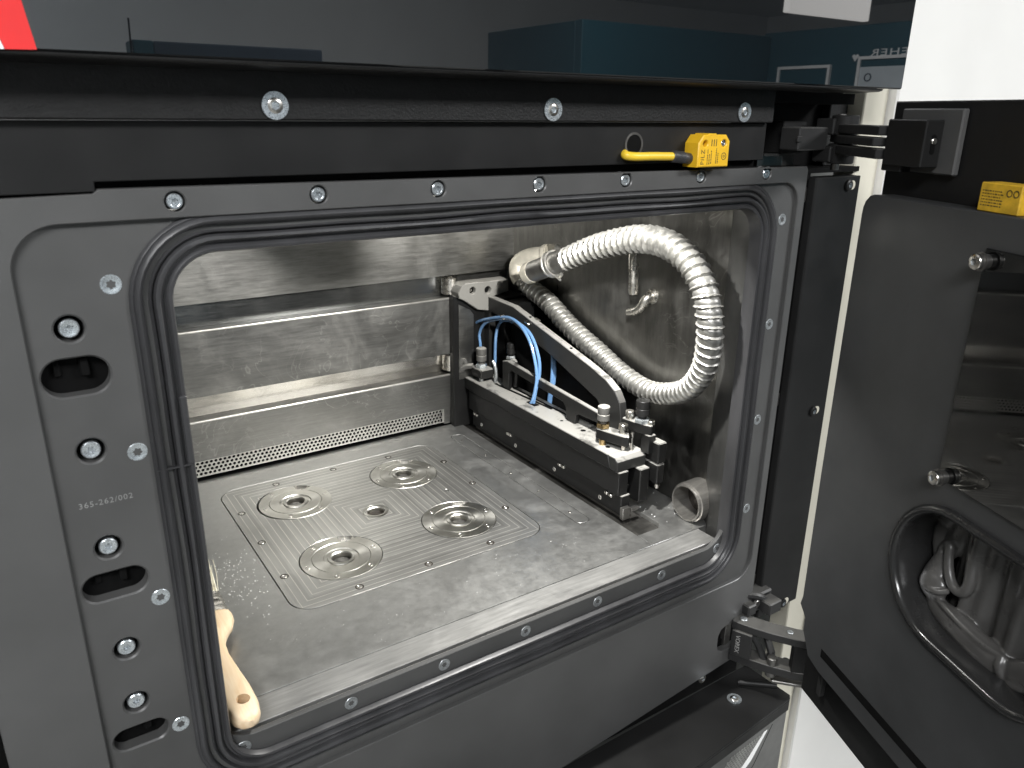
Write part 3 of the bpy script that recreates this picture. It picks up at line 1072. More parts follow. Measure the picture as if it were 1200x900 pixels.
# triangular arm and the dark plate behind it
arm = [(475, 199), (391, 197), (215, 157), (185, 148), (168, 139), (158, 126), (154, 108), (154, 78.2), (178, 78.2), (182, 96), (188, 106), (200, 118), (300, 150),
       (395, 174), (448, 177), (452, 172), (452, 78.2), (475, 78.2)]
plate('swing_arm', list(reversed(arm)), [], 11.0, 'YZ', 597.5, 0.8, 'dusty_grey', rec)
for y, z in ((355, 189.2), (262, 168.0)):
    obj('arm_hole', MB().cyl((603, y, z - 1), (603, y, z + 0.35), 2.0, 14), 'black_dull', rec)
plate('back_plate', [(478, 60), (205, 60), (198, 104), (220, 128), (400, 168), (478, 178)], [], 6.0, 'YZ', 622, 0.8, 'black_dull', rec)
obj('carriage_block', MB().span((610, 430, 60), (650, 478, 200), 1.5).span((612, 396, 165), (640, 428, 198), 1.5), 'black_dull', rec)
# corner bracket
b = MB()
br = [(547, 209), (553, 218), (558, 222), (633, 221), (633, 203), (606, 198), (606, 176), (580, 181), (556, 198), (549, 201)]
plate('corner_bracket', list(reversed(br)), [circle(571, 210.5, 5.2, 20), circle(597, 208.5, 5.6, 20), circle(617, 215, 4.2, 16)], 24.0, 'XZ', 455, 0.9, 'bracket_grey', rec)
plate('bracket_plate', [(544, -2), (600, -2), (600, 178), (580, 181), (554, 200), (544, 204)], [], 12.0, 'XZ', 466, 0.9, 'dusty_black', rec)
obj('bracket_face', MB().prism([(553, 464.5, 75), (578, 464.5, 75), (578, 464.5, 172), (572, 464.5, 180), (553, 464.5, 190)], (0, 1.4, 0), 0.3), 'slat_steel', rec)
for x, z in ((571, 210.5), (597, 208.5)):
    obj('bracket_bore', MB().cyl((x, 462, z), (x, 464, z), 5.4, 20), 'black_dull', rec)
screw(SCREW_TINY, (571, 461.5, 210.0), FRONT, rec)
# clamping rail (H shaped bar)
hb = [(398, 117), (386, 120), (188, 108), (170, 106), (170, 95), (222, 93), (226, 90), (228, 78), (246, 78), (248, 94), (254, 100), (376, 108), (381, 104), (383, 78), (398, 78)]
plate('clamp_rail', hb, [], 7.0, 'YZ', 586, 0.8, 'dusty_black', rec)
# adjusters
def adjuster(x, y, z, h, r, mat, nut, tilt=0.0):
    b = MB().lathe([(0, r * 0.62), (h * 0.30, r * 0.62), (h * 0.32, r * 0.85), (h * 0.36, r), (h * 0.62, r), (h * 0.64, r * 0.93), (h * 0.68, r), (h * 0.97, r), (h, r * 0.9)],
                   (x, y, z), (x, y, z + h), 24)
    a = obj('adjuster', b, mat, rec)
    obj('lock_nut', MB().lathe([(0, r * 1.05), (1, r * 1.15), (h * 0.16, r * 1.15), (h * 0.2, r)], (x, y, z), (x, y, z + h), 6), nut, a)
    return a


adjuster(578, 163, 98, 27, 7.4, 'dusty_knob', 'brass')
b = MB().prism([(570, 166, 84), (577, 172, 84), (588, 160, 84), (594, 134, 84), (586, 124, 84), (580, 130, 84), (574, 150, 84)], (0, 0, 13), 0.9)
obj('adjuster_block', b, 'dusty_black', rec)
obj('guide_pin', MB().cyl((576, 160, 77), (576, 160, 84), 4.4, 16), 'brass', rec)
obj('guide_pin', MB().cyl((586, 134, 76), (586, 134, 84), 2.6, 14), 'steel', rec)
obj('cap_screw', MB().lathe([(0, 3.2), (6, 3.2), (6.5, 5.6), (12, 5.6), (12.6, 5.0)], (586, 136, 97), (586, 136, 112), 20), 'steel', rec)
adjuster(604, 124, 112, 28, 8.2, 'black_satin', 'zinc')
b = MB().prism([(594, 148, 100), (603, 150, 100), (612, 138, 100), (614, 112, 100), (605, 108, 100), (598, 122, 100)], (0, 0, 12), 0.9)
obj('adjuster_block', b, 'dusty_black', rec)
obj('adjuster_leg', MB().span((602, 108, 77), (613, 122, 100), 0.8), 'dusty_black', rec)
obj('guide_pin', MB().cyl((598, 142, 77), (598, 142, 100), 2.4, 14), 'steel', rec)
obj('guide_pin', MB().cyl((594, 128, 76), (594, 128, 100), 2.0, 14), 'steel', rec)
obj('cap_screw', MB().lathe([(0, 3.2), (4, 3.2), (4.5, 5.4), (10, 5.4), (10.6, 4.8)], (599, 140, 112), (599, 140, 124), 20), 'steel', rec)
obj('cap_screw', MB().lathe([(0, 4.6), (4, 4.6), (4.6, 4.0)], (609, 114, 112), (609, 114, 124), 20), 'steel', rec)
# end block at the front right
obj('end_block', MB().span((609, 98, 66), (622, 130, 92), 1.2).span((609, 98, 40), (621, 128, 65.2), 1.2), 'dusty_black', rec)
obj('cap_screw', MB().lathe([(0, 3.2), (5, 3.2), (5.4, 2.6)], (612, 100, 40), (612, 100, 34), 16), 'steel', rec)
# rear adjusters
adjuster(575, 438, 98, 30, 7.6, 'dusty_knob', 'zinc')
obj('adjuster_block', MB().span((566, 424, 84), (588, 452, 98), 1.5), 'dusty_grey', rec)
obj('guide_pin', MB().cyl((575, 438, 76), (575, 438, 84), 3.6, 16), 'zinc_dull', rec)
b = MB().tube(catmull([(554, 472, 80), (556, 468, 88), (562, 462, 94), (570, 452, 97)], 5), 4.2, 10)
obj('lever', b, 'dusty_knob', rec)
b = MB().lathe([(0, 3), (0, 7.6), (5, 7.6), (5, 3)], (560, 468, 100), (556, 460, 100), 20, True)
obj('eyelet', b, 'dusty_knob', rec)
adjuster(600, 397, 118, 24, 6.2, 'black_satin', 'zinc_dull')
b = MB().tube(catmull([(600, 405, 78), (600, 405, 100), (600, 400, 112), (600, 388, 115), (600, 384, 104), (600, 384, 80)], 5), 5.0, 10)
obj('yoke', b, 'dusty_black', rec)
b = MB().tube(catmull([(588, 420, 78), (588, 418, 92), (587, 420, 104), (586, 424, 110)], 5), 2.6, 8)
obj('chain_link', b, 'zinc_dull', rec)
# blue air tubes
for pts in ([(562, 470, 102), (574, 486, 112), (580, 490, 132), (584, 476, 152), (584, 450, 166), (584, 393, 183), (584, 363, 184.2), (584, 338, 173), (584, 321, 153), (584, 310, 120), (583, 315, 88), (582, 321, 75)],
            [(588, 462, 96), (588, 462, 123), (588, 464, 143), (588, 445, 163), (588, 395, 180), (588, 362, 181), (588, 331, 171), (588, 313, 146), (587.6, 309, 122), (586, 314, 98), (585, 318, 75)],
            [(600, 440, 96), (600, 438, 141), (599, 425, 166), (594, 396, 176), (590, 380, 178)],
            [(612, 318, 158), (611, 312, 140), (611, 312, 110), (611, 316, 86), (611, 320, 62)],
            [(617, 322, 158), (614, 312, 140), (614, 310, 112), (613, 314, 90), (613, 318, 62)]):
    obj('blue_tube', MB().tube(catmull(pts, 8), 2.25, 10), 'blue_tube', rec)
for x, y, z in ((586, 396, 182), (597, 352, 182), (612, 352, 184)):
    obj('tube_clip', MB().box((x, y, z), (7, 9, 4), 1.0, (0.3, 0, 0.2)), 'steel', rec)
obj('tube_entry', MB().box((584, 318, 77.3), (9, 20, 1.2), 0.4), 'black_dull', rec)

# ------------------------------------------------------------------ corrugated hose
hose = thing('corrugated_hose', 'dusty corrugated metal hose looping over the right wall of the chamber', 'hose', (640, 250, 180))
low = [(634, 424, 228), (637, 409, 217), (638, 366.8, 205.8), (638, 306.6, 178.8), (638, 251, 160.6), (638, 199, 143.5)]
loop = [(635, 150, 138), (627, 106, 149), (617, 67, 169.6), (607, 40, 202), (599, 29, 235), (595, 29, 263), (593, 38, 290), (592.5, 60, 313), (592, 90, 325.5), (592, 128, 327), (590, 174, 317), (588, 216, 303), (586, 258, 285)]
cp = catmull(low + loop, 14)
step_mm = 0.65
pts = resample(cp, step_mm)
PIT = 9.8
Rh = 13.0
NP = len(pts)


def hose_r(i, a):
    s = i * step_mm
    ph = (s / PIT + a / (2 * math.pi)) % 1.0
    lip = max(0.0, 1 - abs(ph - 0.14) / 0.13)
    f = 0.5 * abs(math.sin(math.pi * ph)) ** 0.5 + 0.85 * lip
    k2 = 1.0 + 0.06 * math.sin(s * 0.013)
    grow = 0.94 + 0.10 * min(1, max(0, (s - 250) / 250))
    return (Rh - 2.6 + 3.7 * f) * k2 * grow


b = MB().tube(pts, hose_r, 26)
obj('hose_body', b, 'hose_metal', hose, 60)
b = MB().tube(catmull([(658, 392, 262), (650, 405, 260), (642, 421, 255), (636, 431, 246), (633, 428, 235), (634.5, 421, 225.5)], 8), 14.4, 24)
b.lathe([(0, 17.5), (3, 18), (6, 17)], (658, 392, 262), (653, 400, 260), 28)
b.lathe([(0, 13.2), (0.5, 15.2), (6, 15.2), (6.5, 13.2)], (633.2, 429, 239), (635, 421.5, 227), 28)
obj('elbow', b, 'elbow_metal', hose, 50)
b = MB().lathe([(0, 13.6), (0, 12.2), (20, 12.2), (20, 13.0), (82, 12.6), (82, 14.0), (70, 14.3), (60, 14.2), (58, 13.8), (6, 13.8)], (584, 334, 255), (586, 262, 284), 30, True)
stub = obj('pipe_stub', b, 'dark_steel', hose)
obj('stub_lip', MB().lathe([(0, 13.9), (0, 12.1), (13, 12.1), (13, 14.2), (2, 14.2)], (584, 335, 254.6), (584.4, 320, 260.6), 30, True), 'elbow_metal', stub)
b = MB().lathe([(0, 14.6), (0, 17.0), (3.4, 17.2), (4.2, 16.2), (5.4, 17.2), (9.5, 16.8), (9.5, 14.6)], (585.4, 287, 274), (586, 262, 284), 32, True)
b.box((586, 272, 296), (6, 14, 7), 1.2, (0.35, 0, 0))
b.cyl((580, 270, 263), (574, 252, 262), 1.5, 10)
b.cyl((579, 262, 262), (579, 256, 268), 2.4, 10)
obj('hose_clamp', b, 'pale_alu', hose)

# ------------------------------------------------------------------ hand brush
brush = thing('hand_brush', 'wooden handled dust brush lying in the front left corner of the chamber', 'brush', (112, 60, 0))


def outline_solid(stations, zc, thick, tilt=0.0):
    """Lofted slab: stations [(y, xleft, xright, half thickness)], rounded section."""
    b = MB()
    rows = []
    for (y, xl, xr, ht, z) in stations:
        mx0, hw = (xl + xr) / 2, (xr - xl) / 2
        row = []
        for i in range(17):
            a = 2 * math.pi * i / 16
            ca, sa = math.cos(a), math.sin(a)
            px = math.copysign(abs(ca) ** 0.7, ca) * hw
            pz = math.copysign(abs(sa) ** 0.7, sa) * ht
            row.append((mx0 + px, y, z + pz))
        rows.append(row)
    b.grid(rows)
    for row in (rows[0], rows[-1]):
        b.bm.faces.new([b.bm.verts.new(p) for p in row[:-1]])
    bmesh.ops.remove_doubles(b.bm, verts=b.bm.verts[:], dist=0.02)
    return b


H = [(5, 101, 106, 3, 12), (7.5, 96, 110, 5.5, 12), (13, 92, 113, 7, 12), (25, 89, 115, 7.8, 12), (45, 88, 114.5, 8.4, 12.2), (65, 88.5, 112.5, 8.4, 12.5), (90, 90, 110.5, 8.0, 12.8),
     (108, 88, 111.5, 7.8, 12.8), (118, 85, 114.5, 8.0, 12.8), (126, 82, 119.0, 8.4, 12.8), (132, 80, 124.0, 8.4, 12.8), (141, 79, 127.5, 8.0, 12.8), (149, 79, 128.5, 7.6, 12.8), (156, 80, 127.5, 7.2, 12.8)]
hd = obj('handle', outline_solid(H, 12, 8), 'wood', brush, 40)
cut = obj('cutter', MB().lathe([(-9, 5.4), (9.2, 5.4), (11, 7.4)], (104, 28, 12), (104, 26.5, 20), 28), 'wood', brush)
bo = hd.modifiers.new('hole', 'BOOLEAN')
bo.operation = 'DIFFERENCE'
bo.object = cut
bpy.context.view_layer.update()
me = bpy.data.meshes.new_from_object(hd.evaluated_get(bpy.context.evaluated_depsgraph_get()))
hd.modifiers.clear()
hd.data = smooth(me, 40)
bpy.data.objects.remove(cut)
obj('hang_hole', MB().cyl((104, 28, 4.1), (104, 28, 4.6), 7, 20), 'dark_pit', hd)
F = [(155, 80.5, 127.3, 7.8, 12.8), (162, 80.5, 127.8, 8.0, 12.8), (163, 80.8, 127.4, 7.6, 12.8), (172, 80.8, 127.6, 7.7, 12.8), (173, 80.4, 128, 8.1, 12.8), (178, 80.4, 128, 8.1, 12.8), (179, 80.8, 127.6, 7.7, 12.8),
     (190, 81, 127.6, 7.4, 12.8)]
obj('ferrule', outline_solid(F, 12, 8), 'steel', brush, 25)
b = MB()
for i in range(260):
    x = random.uniform(83, 126)
    z = random.uniform(7, 18.5)
    f = (x - 104) / 22
    L = random.uniform(64, 84) if random.random() < 0.94 else random.uniform(84, 100)
    e = (x + f * 9 + random.gauss(0, 2.2), 188 + L, max(0.6, z + random.gauss(-3, 2.5)))
    m = ((x + e[0]) / 2 + random.gauss(0, 0.5), 188 + L * 0.5, (z + e[2]) / 2 + 0.8)
    w = 0.34
    b.prism([(x - w, 188, z), (x + w, 188, z), (x, 188, z + 0.5)], (m[0] - x, m[1] - 188, m[2] - z))
    b.prism([(m[0] - w, m[1], m[2]), (m[0] + w, m[1], m[2]), (m[0], m[1], m[2] + 0.5)], (e[0] - m[0], e[1] - m[1], e[2] - m[2]))
br_o = obj('bristles', b, 'bristle', brush)
br_o['kind'] = 'stuff'

# loose powder flakes on the floor beside the brush
b = MB()
for i in range(170):
    x = 150 + random.gauss(0, 15)
    y = 225 + random.gauss(0, 38)
    if x < 132 + (y - 200) * 0.06 or x > 181:
        continue
    r = random.uniform(0.25, 0.75)
    b.lathe([(0, r), (r * 0.7, r * 0.5)], (x, y, 0.02), (x, y, 1), 5)
for i in range(60):
    x, y = random.uniform(150, 500), random.uniform(50, 125)
    r = random.uniform(0.2, 0.5)
    b.lathe([(0, r), (r * 0.6, r * 0.5)], (x, y, 0.02), (x, y, 1), 5)
for i in range(40):
    x, y = random.uniform(605, 654), random.uniform(75, 180)
    r = random.uniform(0.3, 1.1)
    b.lathe([(0, r), (r * 0.5, r * 0.5)], (x, y, 0.0), (x, y, 1), 5)
pw = obj('metal_powder', b, 'frame_white')
tag(pw, 'bright specks of metal powder scattered over the chamber floor', 'powder')
pw['kind'] = 'stuff'

# ------------------------------------------------------------------ yellow sensor on the frame and its cable
sen = thing('safety_sensor', 'yellow safety sensor with cable above the chamber opening', 'sensor', (533, -2, 412))
so = [(514.5, 412.2), (552.5, 412.2), (552.5, 433.5), (547.5, 438.8), (536, 438.8), (535, 439.8), (526, 439.8), (525, 438.8), (520, 438.8), (514.5, 432)]
sb = plate('sensor_body', so, [circle(522.5, 431.6, 2.7, 18), circle(545.3, 431.8, 2.9, 18)], 18, 'XZ', -13, 0.8, 'yellow', sen)
obj('screw_bore', MB().cyl((522.5, -8, 431.6), (522.5, -6, 431.6), 3, 16), 'brass', sb)
screw(screw_mesh('sensor_screw', 2.7, 'steel', 0, 'star', 0.3, 1.2, 2), (545.3, -12.2, 431.8), FRONT, sb)
RX = Matrix.Rotation(math.pi / 2, 4, 'X')
text_mesh('brand_print', 'PILZ', 6.2, 'ink', sb, Matrix.Translation((520.3, -13.05, 420.5)) @ RX @ Matrix.Rotation(math.pi / 2, 4, 'Z'), 1.1, 0.05)
b = MB()
for i, (x, z0, z1) in enumerate(((526, 414.5, 427), (528.2, 414.5, 423), (530.4, 415, 426), (536.5, 415, 427.5), (538.6, 415, 424))):
    z = z0
    while z < z1:
        w = random.uniform(0.5, 1.5)
        b.span((x - 0.5, -13.08, z), (x + 0.5, -12.9, min(z + w, z1)))
        z += w + random.uniform(0.3, 0.6)
for x in (529.5, 532.3, 535.1):
    b.span((x, -13.08, 429.5), (x + 0.9, -12.9, 435))
b.lathe([(0, 3.1), (0, 2.5), (0.2, 2.5), (0.2, 3.1)], (546, -12.9, 421), (546, -14, 421), 20, True)
b.lathe([(0, 1.2), (0, 0.7), (0.2, 0.7), (0.2, 1.2)], (546, -12.9, 421), (546, -14, 421), 16, True)
obj('printed_marks', b, 'ink', sb)
b = MB().cyl((493, -3.5, 421.5), (516, -2.8, 419), 4.6, 18, 0.8)
for i in range(7):
    f = i / 6
    b.lathe([(0, 4.5), (0.4, 5.1), (1.0, 5.1), (1.4, 4.5)], (493.6 + 11 * f, -3.5, 421.4 - 1.1 * f), (520, -2.8, 418.6), 18)
obj('cable_boot', b, 'rubber', sen)
obj('cable', MB().tube(catmull([(449, 9, 425.5), (446, 3.5, 424), (445, -1, 422.6), (453, -3.6, 421.9), (470, -4, 421.8), (495, -3.5, 421.2)], 8), 3.5, 14), 'cable_yellow', sen)

# ------------------------------------------------------------------ open door: local x towards its free edge, y into the door, z up
door = thing('chamber_door', 'open black door with tinted window and glove port at the right', 'door', (639, -106, 71))
door.scale = (0.844,) * 3
door.rotation_euler = (0, 0, math.atan2(-0.925, -0.379))
door['local_axes'] = True
ip_out = [(6, -176), (30, -181), (700, -181), (700, 380), (-8, 380), (-15, 378), (-20.5, 373), (-23.4, 366), (-24, 358), (-24, 60), (-22, -108), (-25, -120), (-11, -132), (-11, -150)]
port = []
for i in range(17):
    a = math.radians(90 + 180 * i / 16)
    port.append((182 + 70 * math.cos(a), 45.5 + 70 * math.sin(a)))
for i in range(17):
    a = math.radians(270 + 180 * i / 16)
    port.append((262 + 70 * math.cos(a), 45.5 + 70 * math.sin(a)))
panel = plate('inner_panel', ip_out, [port], 24, 'XZ', 0, 1.2, 'door_black', door)
obj('panel_groove', MB().span((30, -0.25, -158), (700, 1, -147)), 'black_dull', panel)
port_big = [((182 if p[0] < 222 else 262) + (p[0] - (182 if p[0] < 222 else 262)) * 1.03, 45.5 + (p[1] - 45.5) * 1.03) for p in port]
plate('outer_skin', [(-34, -262), (700, -262), (700, 470), (-34, 470)], [port_big], 17, 'XZ', 27, 1.2, 'black_satin', door)
obj('side_flange', MB().span((6, 20, -235), (14, 27, -182), 0.6), 'dusty_hinge', door)
glass = obj('window_pane', MB().span((154, -3.2, 140), (620, -0.15, 352), 0.5), 'window_glass', door)
for (x, z) in ((158, 341.5), (161.5, 143.5), (616, 341.5), (616, 143.5)):
    bo = obj('window_bolt', MB().lathe([(0, 6.2), (5.5, 6.2), (5.6, 8.0), (7.2, 8.0), (7.3, 6.6), (12, 6.6)], (x, -3, z), (x, -16, z), 24), 'dark_steel', door)
    s = link('bolt_head', screw_mesh('bolt_head_mesh', 6.8, 'steel', 1.4, 'hex', 0.3, 2.4, 3), None, bo, (x, -16.4, z))
    s.rotation_euler = FRONT
    s.matrix_parent_inverse = Matrix.Identity(4)
# glove port rim, tunnel
b = MB()
ring_path = [Vector((p[0], -1.0, p[1])) for p in port]
rp = []
for i in range(len(ring_path)):
    a, c = ring_path[i], ring_path[(i + 1) % len(ring_path)]
    rp.append(a)
    if (c - a).length > 30:
        for j in range(1, 6):
            rp.append(a.lerp(c, j / 6))
prof = [(-1.5, 3), (-2.0, -2.5), (0.5, -5.6), (4.5, -6.0), (7.2, -3.0), (7.5, 2), (7.0, 62)]
rows = []
for i in range(len(rp) + 1):
    p = rp[i % len(rp)]
    cxp = min(max(p.x, 182), 262)
    nn = Vector((p.x - cxp, 0, p.z - 45.5)).normalized()
    rows.append([(p.x - nn.x * o, y, p.z - nn.z * o) for (o, y) in prof])
b.grid(rows)
bmesh.ops.remove_doubles(b.bm, verts=b.bm.verts[:], dist=0.01)
rim = obj('glove_port_rim', b, 'rim_rubber', door, 60)
b = MB().prism([(p.x, 62, p.z) for p in rp], (0, 2, 0))
obj('port_back', b, 'black_dull', rim)

# yellow target on the door's top
tgt = thing('sensor_target', 'worn yellow sensor target block standing on top of the open door', 'sensor target', (640, -250, 380))
tgt.rotation_euler = door.rotation_euler
tgt['local_axes'] = True
tgt.location = Vector((639, -106, 71)) * MM
tgt.scale = (0.844,) * 3
b = MB().span((128, 3, 380.2), (172, 23, 404), 0.8)
tb = obj('target_body', b, 'yellow_worn', tgt)
b = MB()
for r in range(6):
    xx = 131.0
    z = 385 + r * 2.4
    while xx < 152:
        w = random.uniform(0.8, 3)
        b.span((xx, 2.93, z), (xx + w, 3.1, z + 1.0))
        xx += w + random.uniform(0.5, 1.2)
for (x, z) in ((160, 397), (167, 397)):
    b.lathe([(0, 3.0), (0, 2.2), (0.2, 2.2), (0.2, 3.0)], (x, 2.9, z), (x, 2.0, z), 18, True)
obj('printed_marks', b, 'ink', tb)

# black glove hanging folded in the port
glove = thing('rubber_glove', 'crumpled black rubber glove cuff tucked inside the oval door port', 'glove', (639, -106, 71))
glove.scale = (0.844,) * 3
glove.rotation_euler = door.rotation_euler
glove['local_axes'] = True


def fold(b, pts, rs, yc, flat, n=8, seg=18):
    """Soft rubber fold: a swept roll pressed flat in depth about y = yc."""
    path = catmull([(u, y, z) for (u, z, y) in pts], n)
    rc = catmull([(r, 0, 0) for r in rs], n)
    v0 = len(b.bm.verts)
    b.tube(path, lambda i, a: rc[i].x, seg)
    b.bm.verts.ensure_lookup_table()
    for v in b.bm.verts[v0:]:
        v.co.y = yc + (v.co.y - yc) * flat


b = MB()
# hanging sheet at the back
top_s, bot_s = [], []
for j in range(24):
    z = -30 + 150 * j / 23
    ra, rb = [], []
    for i in range(56):
        u = 148 + 178 * i / 55
        w = min(1.0, max(0.0, (u - 148) / 26))
        y = 42 - 9 * math.sin(w * math.pi / 2) + 4.2 * math.sin(u * 0.125 + 0.6 + z * 0.004) + 2.0 * math.sin(u * 0.31 - z * 0.012)
        ra.append((u, y, z))
        rb.append((u, y + 5, z))
    top_s.append(ra)
    bot_s.append(rb)
b.grid(top_s).grid(bot_s)
for rows2 in ((top_s[0], bot_s[0]), (top_s[-1], bot_s[-1])):
    b.grid(rows2)
b.grid([[r[0] for r in top_s], [r[0] for r in bot_s]]).grid([[r[-1] for r in top_s], [r[-1] for r in bot_s]])
bmesh.ops.remove_doubles(b.bm, verts=b.bm.verts[:], dist=0.01)
# hood at the upper left, hanging loop, pinched cuff and the long lower roll
fold(b, [(168, 122, 48), (150, 104, 44), (134, 80, 40), (130, 56, 38), (133, 38, 38), (138, 26, 36)], [12, 12, 11, 10, 8, 7], 42, 0.7)
fold(b, [(152, 110, 46), (150, 84, 42), (146, 60, 36), (140, 44, 32)], [16, 15, 12, 8], 44, 0.6)
fold(b, [(140, 52, 32), (150, 62, 30), (155, 50, 27), (162, 36, 25), (172, 28, 24), (182, 30, 25), (185, 40, 27), (180, 58, 32), (173, 82, 38), (168, 118, 44)], [5, 5.5, 5, 5.2, 5.2, 5.5, 6, 7, 8, 9], 34, 0.9)
fold(b, [(146, 50, 30), (144, 40, 28), (144, 26, 25), (147, 15, 22), (149, 5, 24), (149, -2, 28)], [7, 9, 14, 18, 12, 9], 30, 0.55)
fold(b, [(131, 12, 26), (146, 14, 17), (160, 17, 17), (168, 22, 24)], [3, 3.2, 3.2, 3], 24, 0.9)
fold(b, [(148, -2, 27), (162, -4, 24), (190, -6, 23), (215, -9, 25), (236, -11, 28)], [9, 12.5, 15, 16, 15], 28, 0.55)
fold(b, [(150, 5, 25), (172, 6, 20), (198, 3, 19), (222, 0.5, 21), (240, 1, 25)], [3, 3.4, 3.4, 3.2, 3], 24, 0.9)
fold(b, [(238, 2, 26), (241, -8, 21), (243, -20, 26)], [4, 4.5, 4], 26, 0.9)
fold(b, [(240, -10, 27), (256, -6, 26), (274, 4, 27), (296, 16, 34)], [9, 15, 16, 15], 30, 0.45)
fold(b, [(243, -20, 27), (258, -16, 24), (274, -8, 26), (300, 8, 34)], [3, 3.5, 3.5, 3], 27, 0.9)
gc = obj('glove_cuff', b, 'glove_rubber', glove, 180)
rm = gc.modifiers.new('join', 'REMESH')
rm.mode = 'VOXEL'
rm.voxel_size = 0.0011
rm.use_smooth_shade = True
smd = gc.modifiers.new('soften', 'SMOOTH')
smd.factor = 0.6
smd.iterations = 9

# ------------------------------------------------------------------ hinges
uh = thing('upper_hinge', 'black upper hinge joining the machine to the open door top', 'hinge', (705, -15, 433))
obj('hinge_base', MB().span((652, 10, 420), (686, 42, 450), 1.0), 'black_satin', uh)
obj('base_cover', MB().span((645, -14, 424), (688, 8, 445), 1.2).span((642, -15, 432), (649, -13, 437), 0.4), 'dusty_hinge', uh)
for z0, z1 in ((437.5, 456), (411.5, 430)):
    obj('knuckle', MB().cyl((703, -20, z0), (703, -20, z1), 12.5, 24, 1.0), 'black_satin', uh)
obj('knuckle_arm', MB().span((686, -20, 438), (700, 0, 453), 1.2).span((686, -20, 413), (700, 0, 428), 1.2), 'black_satin', uh)
obj('hinge_pin', MB().cyl((705, -14, 405), (705, -14, 457), 4, 16), 'dark_steel', uh)


def band(pts, z0, z1, half):
    """Flat bar along plan points between two heights."""
    b = MB()
    L, R = [], []
    n = len(pts)
    for i, p in enumerate(pts):
        a, c = Vector(pts[max(i - 1, 0)]), Vector(pts[min(i + 1, n - 1)])
        d = (c - a).normalized()
        nn = Vector((-d.y, d.x)) * half
        L.append((p[0] + nn.x, p[1] + nn.y, z0))
        R.append((p[0] - nn.x, p[1] - nn.y, z0))
    b.prism(L + list(reversed(R)), (0, 0, z1 - z0), 0.8)
    return b


for z0, z1, dy in ((440.0, 448.0, -4), (431.0, 438.2, 0), (421, 429.2, -4)):
    obj('hinge_arm', band([(712, -10), (694, -32), (670, -64), (646, -98 + dy)], z0, z1, 9), 'dusty_hinge', uh)
dm = Matrix.Translation((639, -106, 71)) @ Matrix.Rotation(math.atan2(-0.925, -0.379), 4, 'Z') @ Matrix.Scale(0.844, 4)


def door_box(b, a, c, bev):
    ctr = [(a[i] + c[i]) / 2 for i in range(3)]
    s = [abs(c[i] - a[i]) * 0.844 for i in range(3)]
    return b.box((dm @ Vector(ctr))[:], s, bev, Matrix.Rotation(math.atan2(-0.925, -0.379), 4, 'Z'))


obj('door_block', door_box(MB(), (-4, 0, 410), (52, 19, 453), 1.0), 'black_satin', uh)
obj('block_foot', door_box(MB(), (-10, 4, 404), (20, 16, 416), 0.8), 'black_satin', uh)
obj('mount_plate', door_box(MB(), (-12, 20, 404), (72, 26.5, 463), 1.2), 'black_anodised', uh)
b = MB()
oval = rrect(7.2, 422, 12.2, 440, 2.4, 5)
b.prism([(dm @ Vector((52.0, p[0], p[1])))[:] for p in oval], ((dm.to_3x3() @ Vector((0.4, 0, 0)))[:]))
obj('slot_hole', b, 'black_dull', uh)
p = dm @ Vector((51.6, 9.7, 434))
obj('slot_screw', MB().lathe([(0, 2.4), (1.6, 2.4), (2.0, 1.9)], p[:], (dm @ Vector((55, 9.7, 434)))[:], 14), 'steel', uh)

lh = thing('lower_hinge', 'dusty black lower hinge with open link arms beside the frame corner', 'hinge', (690, -20, -130))
obj('hinge_socket', MB().span((632, 12, -150), (700, 40, -108)).span((633, 10, -149), (645, 14, -145)), 'black_dull', lh)
obj('socket_wall', MB().span((650, 6, -147), (660, 34, -112), 0.8), 'dark_steel', lh)
arc = [(660, 2), (667, -16), (678, -38), (692, -60), (706, -76)]
for z0, z1 in ((-115, -105), (-160, -149)):
    obj('link_plate', band(arc, z0, z1, 11), 'dusty_hinge', lh)
b = MB()
obj('link_web', band([(649.5, -4), (659, -26)], -148.8, -115.2, 2.2), 'dusty_hinge', lh)
RT = Matrix(((0.40, 0, -0.92), (-0.92, 0, -0.40), (0, 1, 0))).to_4x4()
text_mesh('cast_letters', 'VOREX', 7.5, 'peen', lh, Matrix.Translation((650.6, -12.2, -132)) @ RT @ Matrix.Rotation(-math.pi / 2, 4, 'Z'), 1.0, 0.4)
obj('link_block', band([(688, -60), (704, -76), (716, -84)], -154.6, -110.4, 8), 'black_satin', lh)
obj('lever', MB().tube([(668, -14, -118), (672, -26, -134), (676, -34, -152)], 4.0, 10), 'dusty_hinge', lh)
obj('lever', MB().tube([(690, -20, -126), (684, -36, -142), (680, -40, -156)], 4.5, 10), 'dusty_hinge', lh)
obj('pivot_bolt', MB().cyl((676, -44, -166), (676, -44, -140), 6, 18, 1.0), 'dark_steel', lh)
for px, py, pr in ((663, -8, 4.4), (688, -54, 3.6)):
    obj('rivet', MB().cyl((px, py, -106), (px, py, -103.6), pr, 16, 0.6), 'zinc_dull', lh)
obj('top_strap', MB().tube(catmull([(678, 4, -84), (690, -4, -86), (702, -8, -96), (710, -6, -106)], 5), 5.0, 10).span((684, -4, -108), (716, 20, -84), 2.0), 'dusty_hinge', lh)
obj('hinge_block', MB().span((690, -22, -104), (712, -4, -88), 1.5).span((668, -10, -104), (682, 6, -90), 1.5), 'dusty_hinge', lh)
obj('screw_head', MB().cyl((684, -5, -92), (684, -9, -92), 5, 18, 0.8), 'dark_steel', lh)
obj('lower_strap', band([(676, -46), (694, -66), (712, -84)], -172, -168, 5), 'dark_steel', lh)
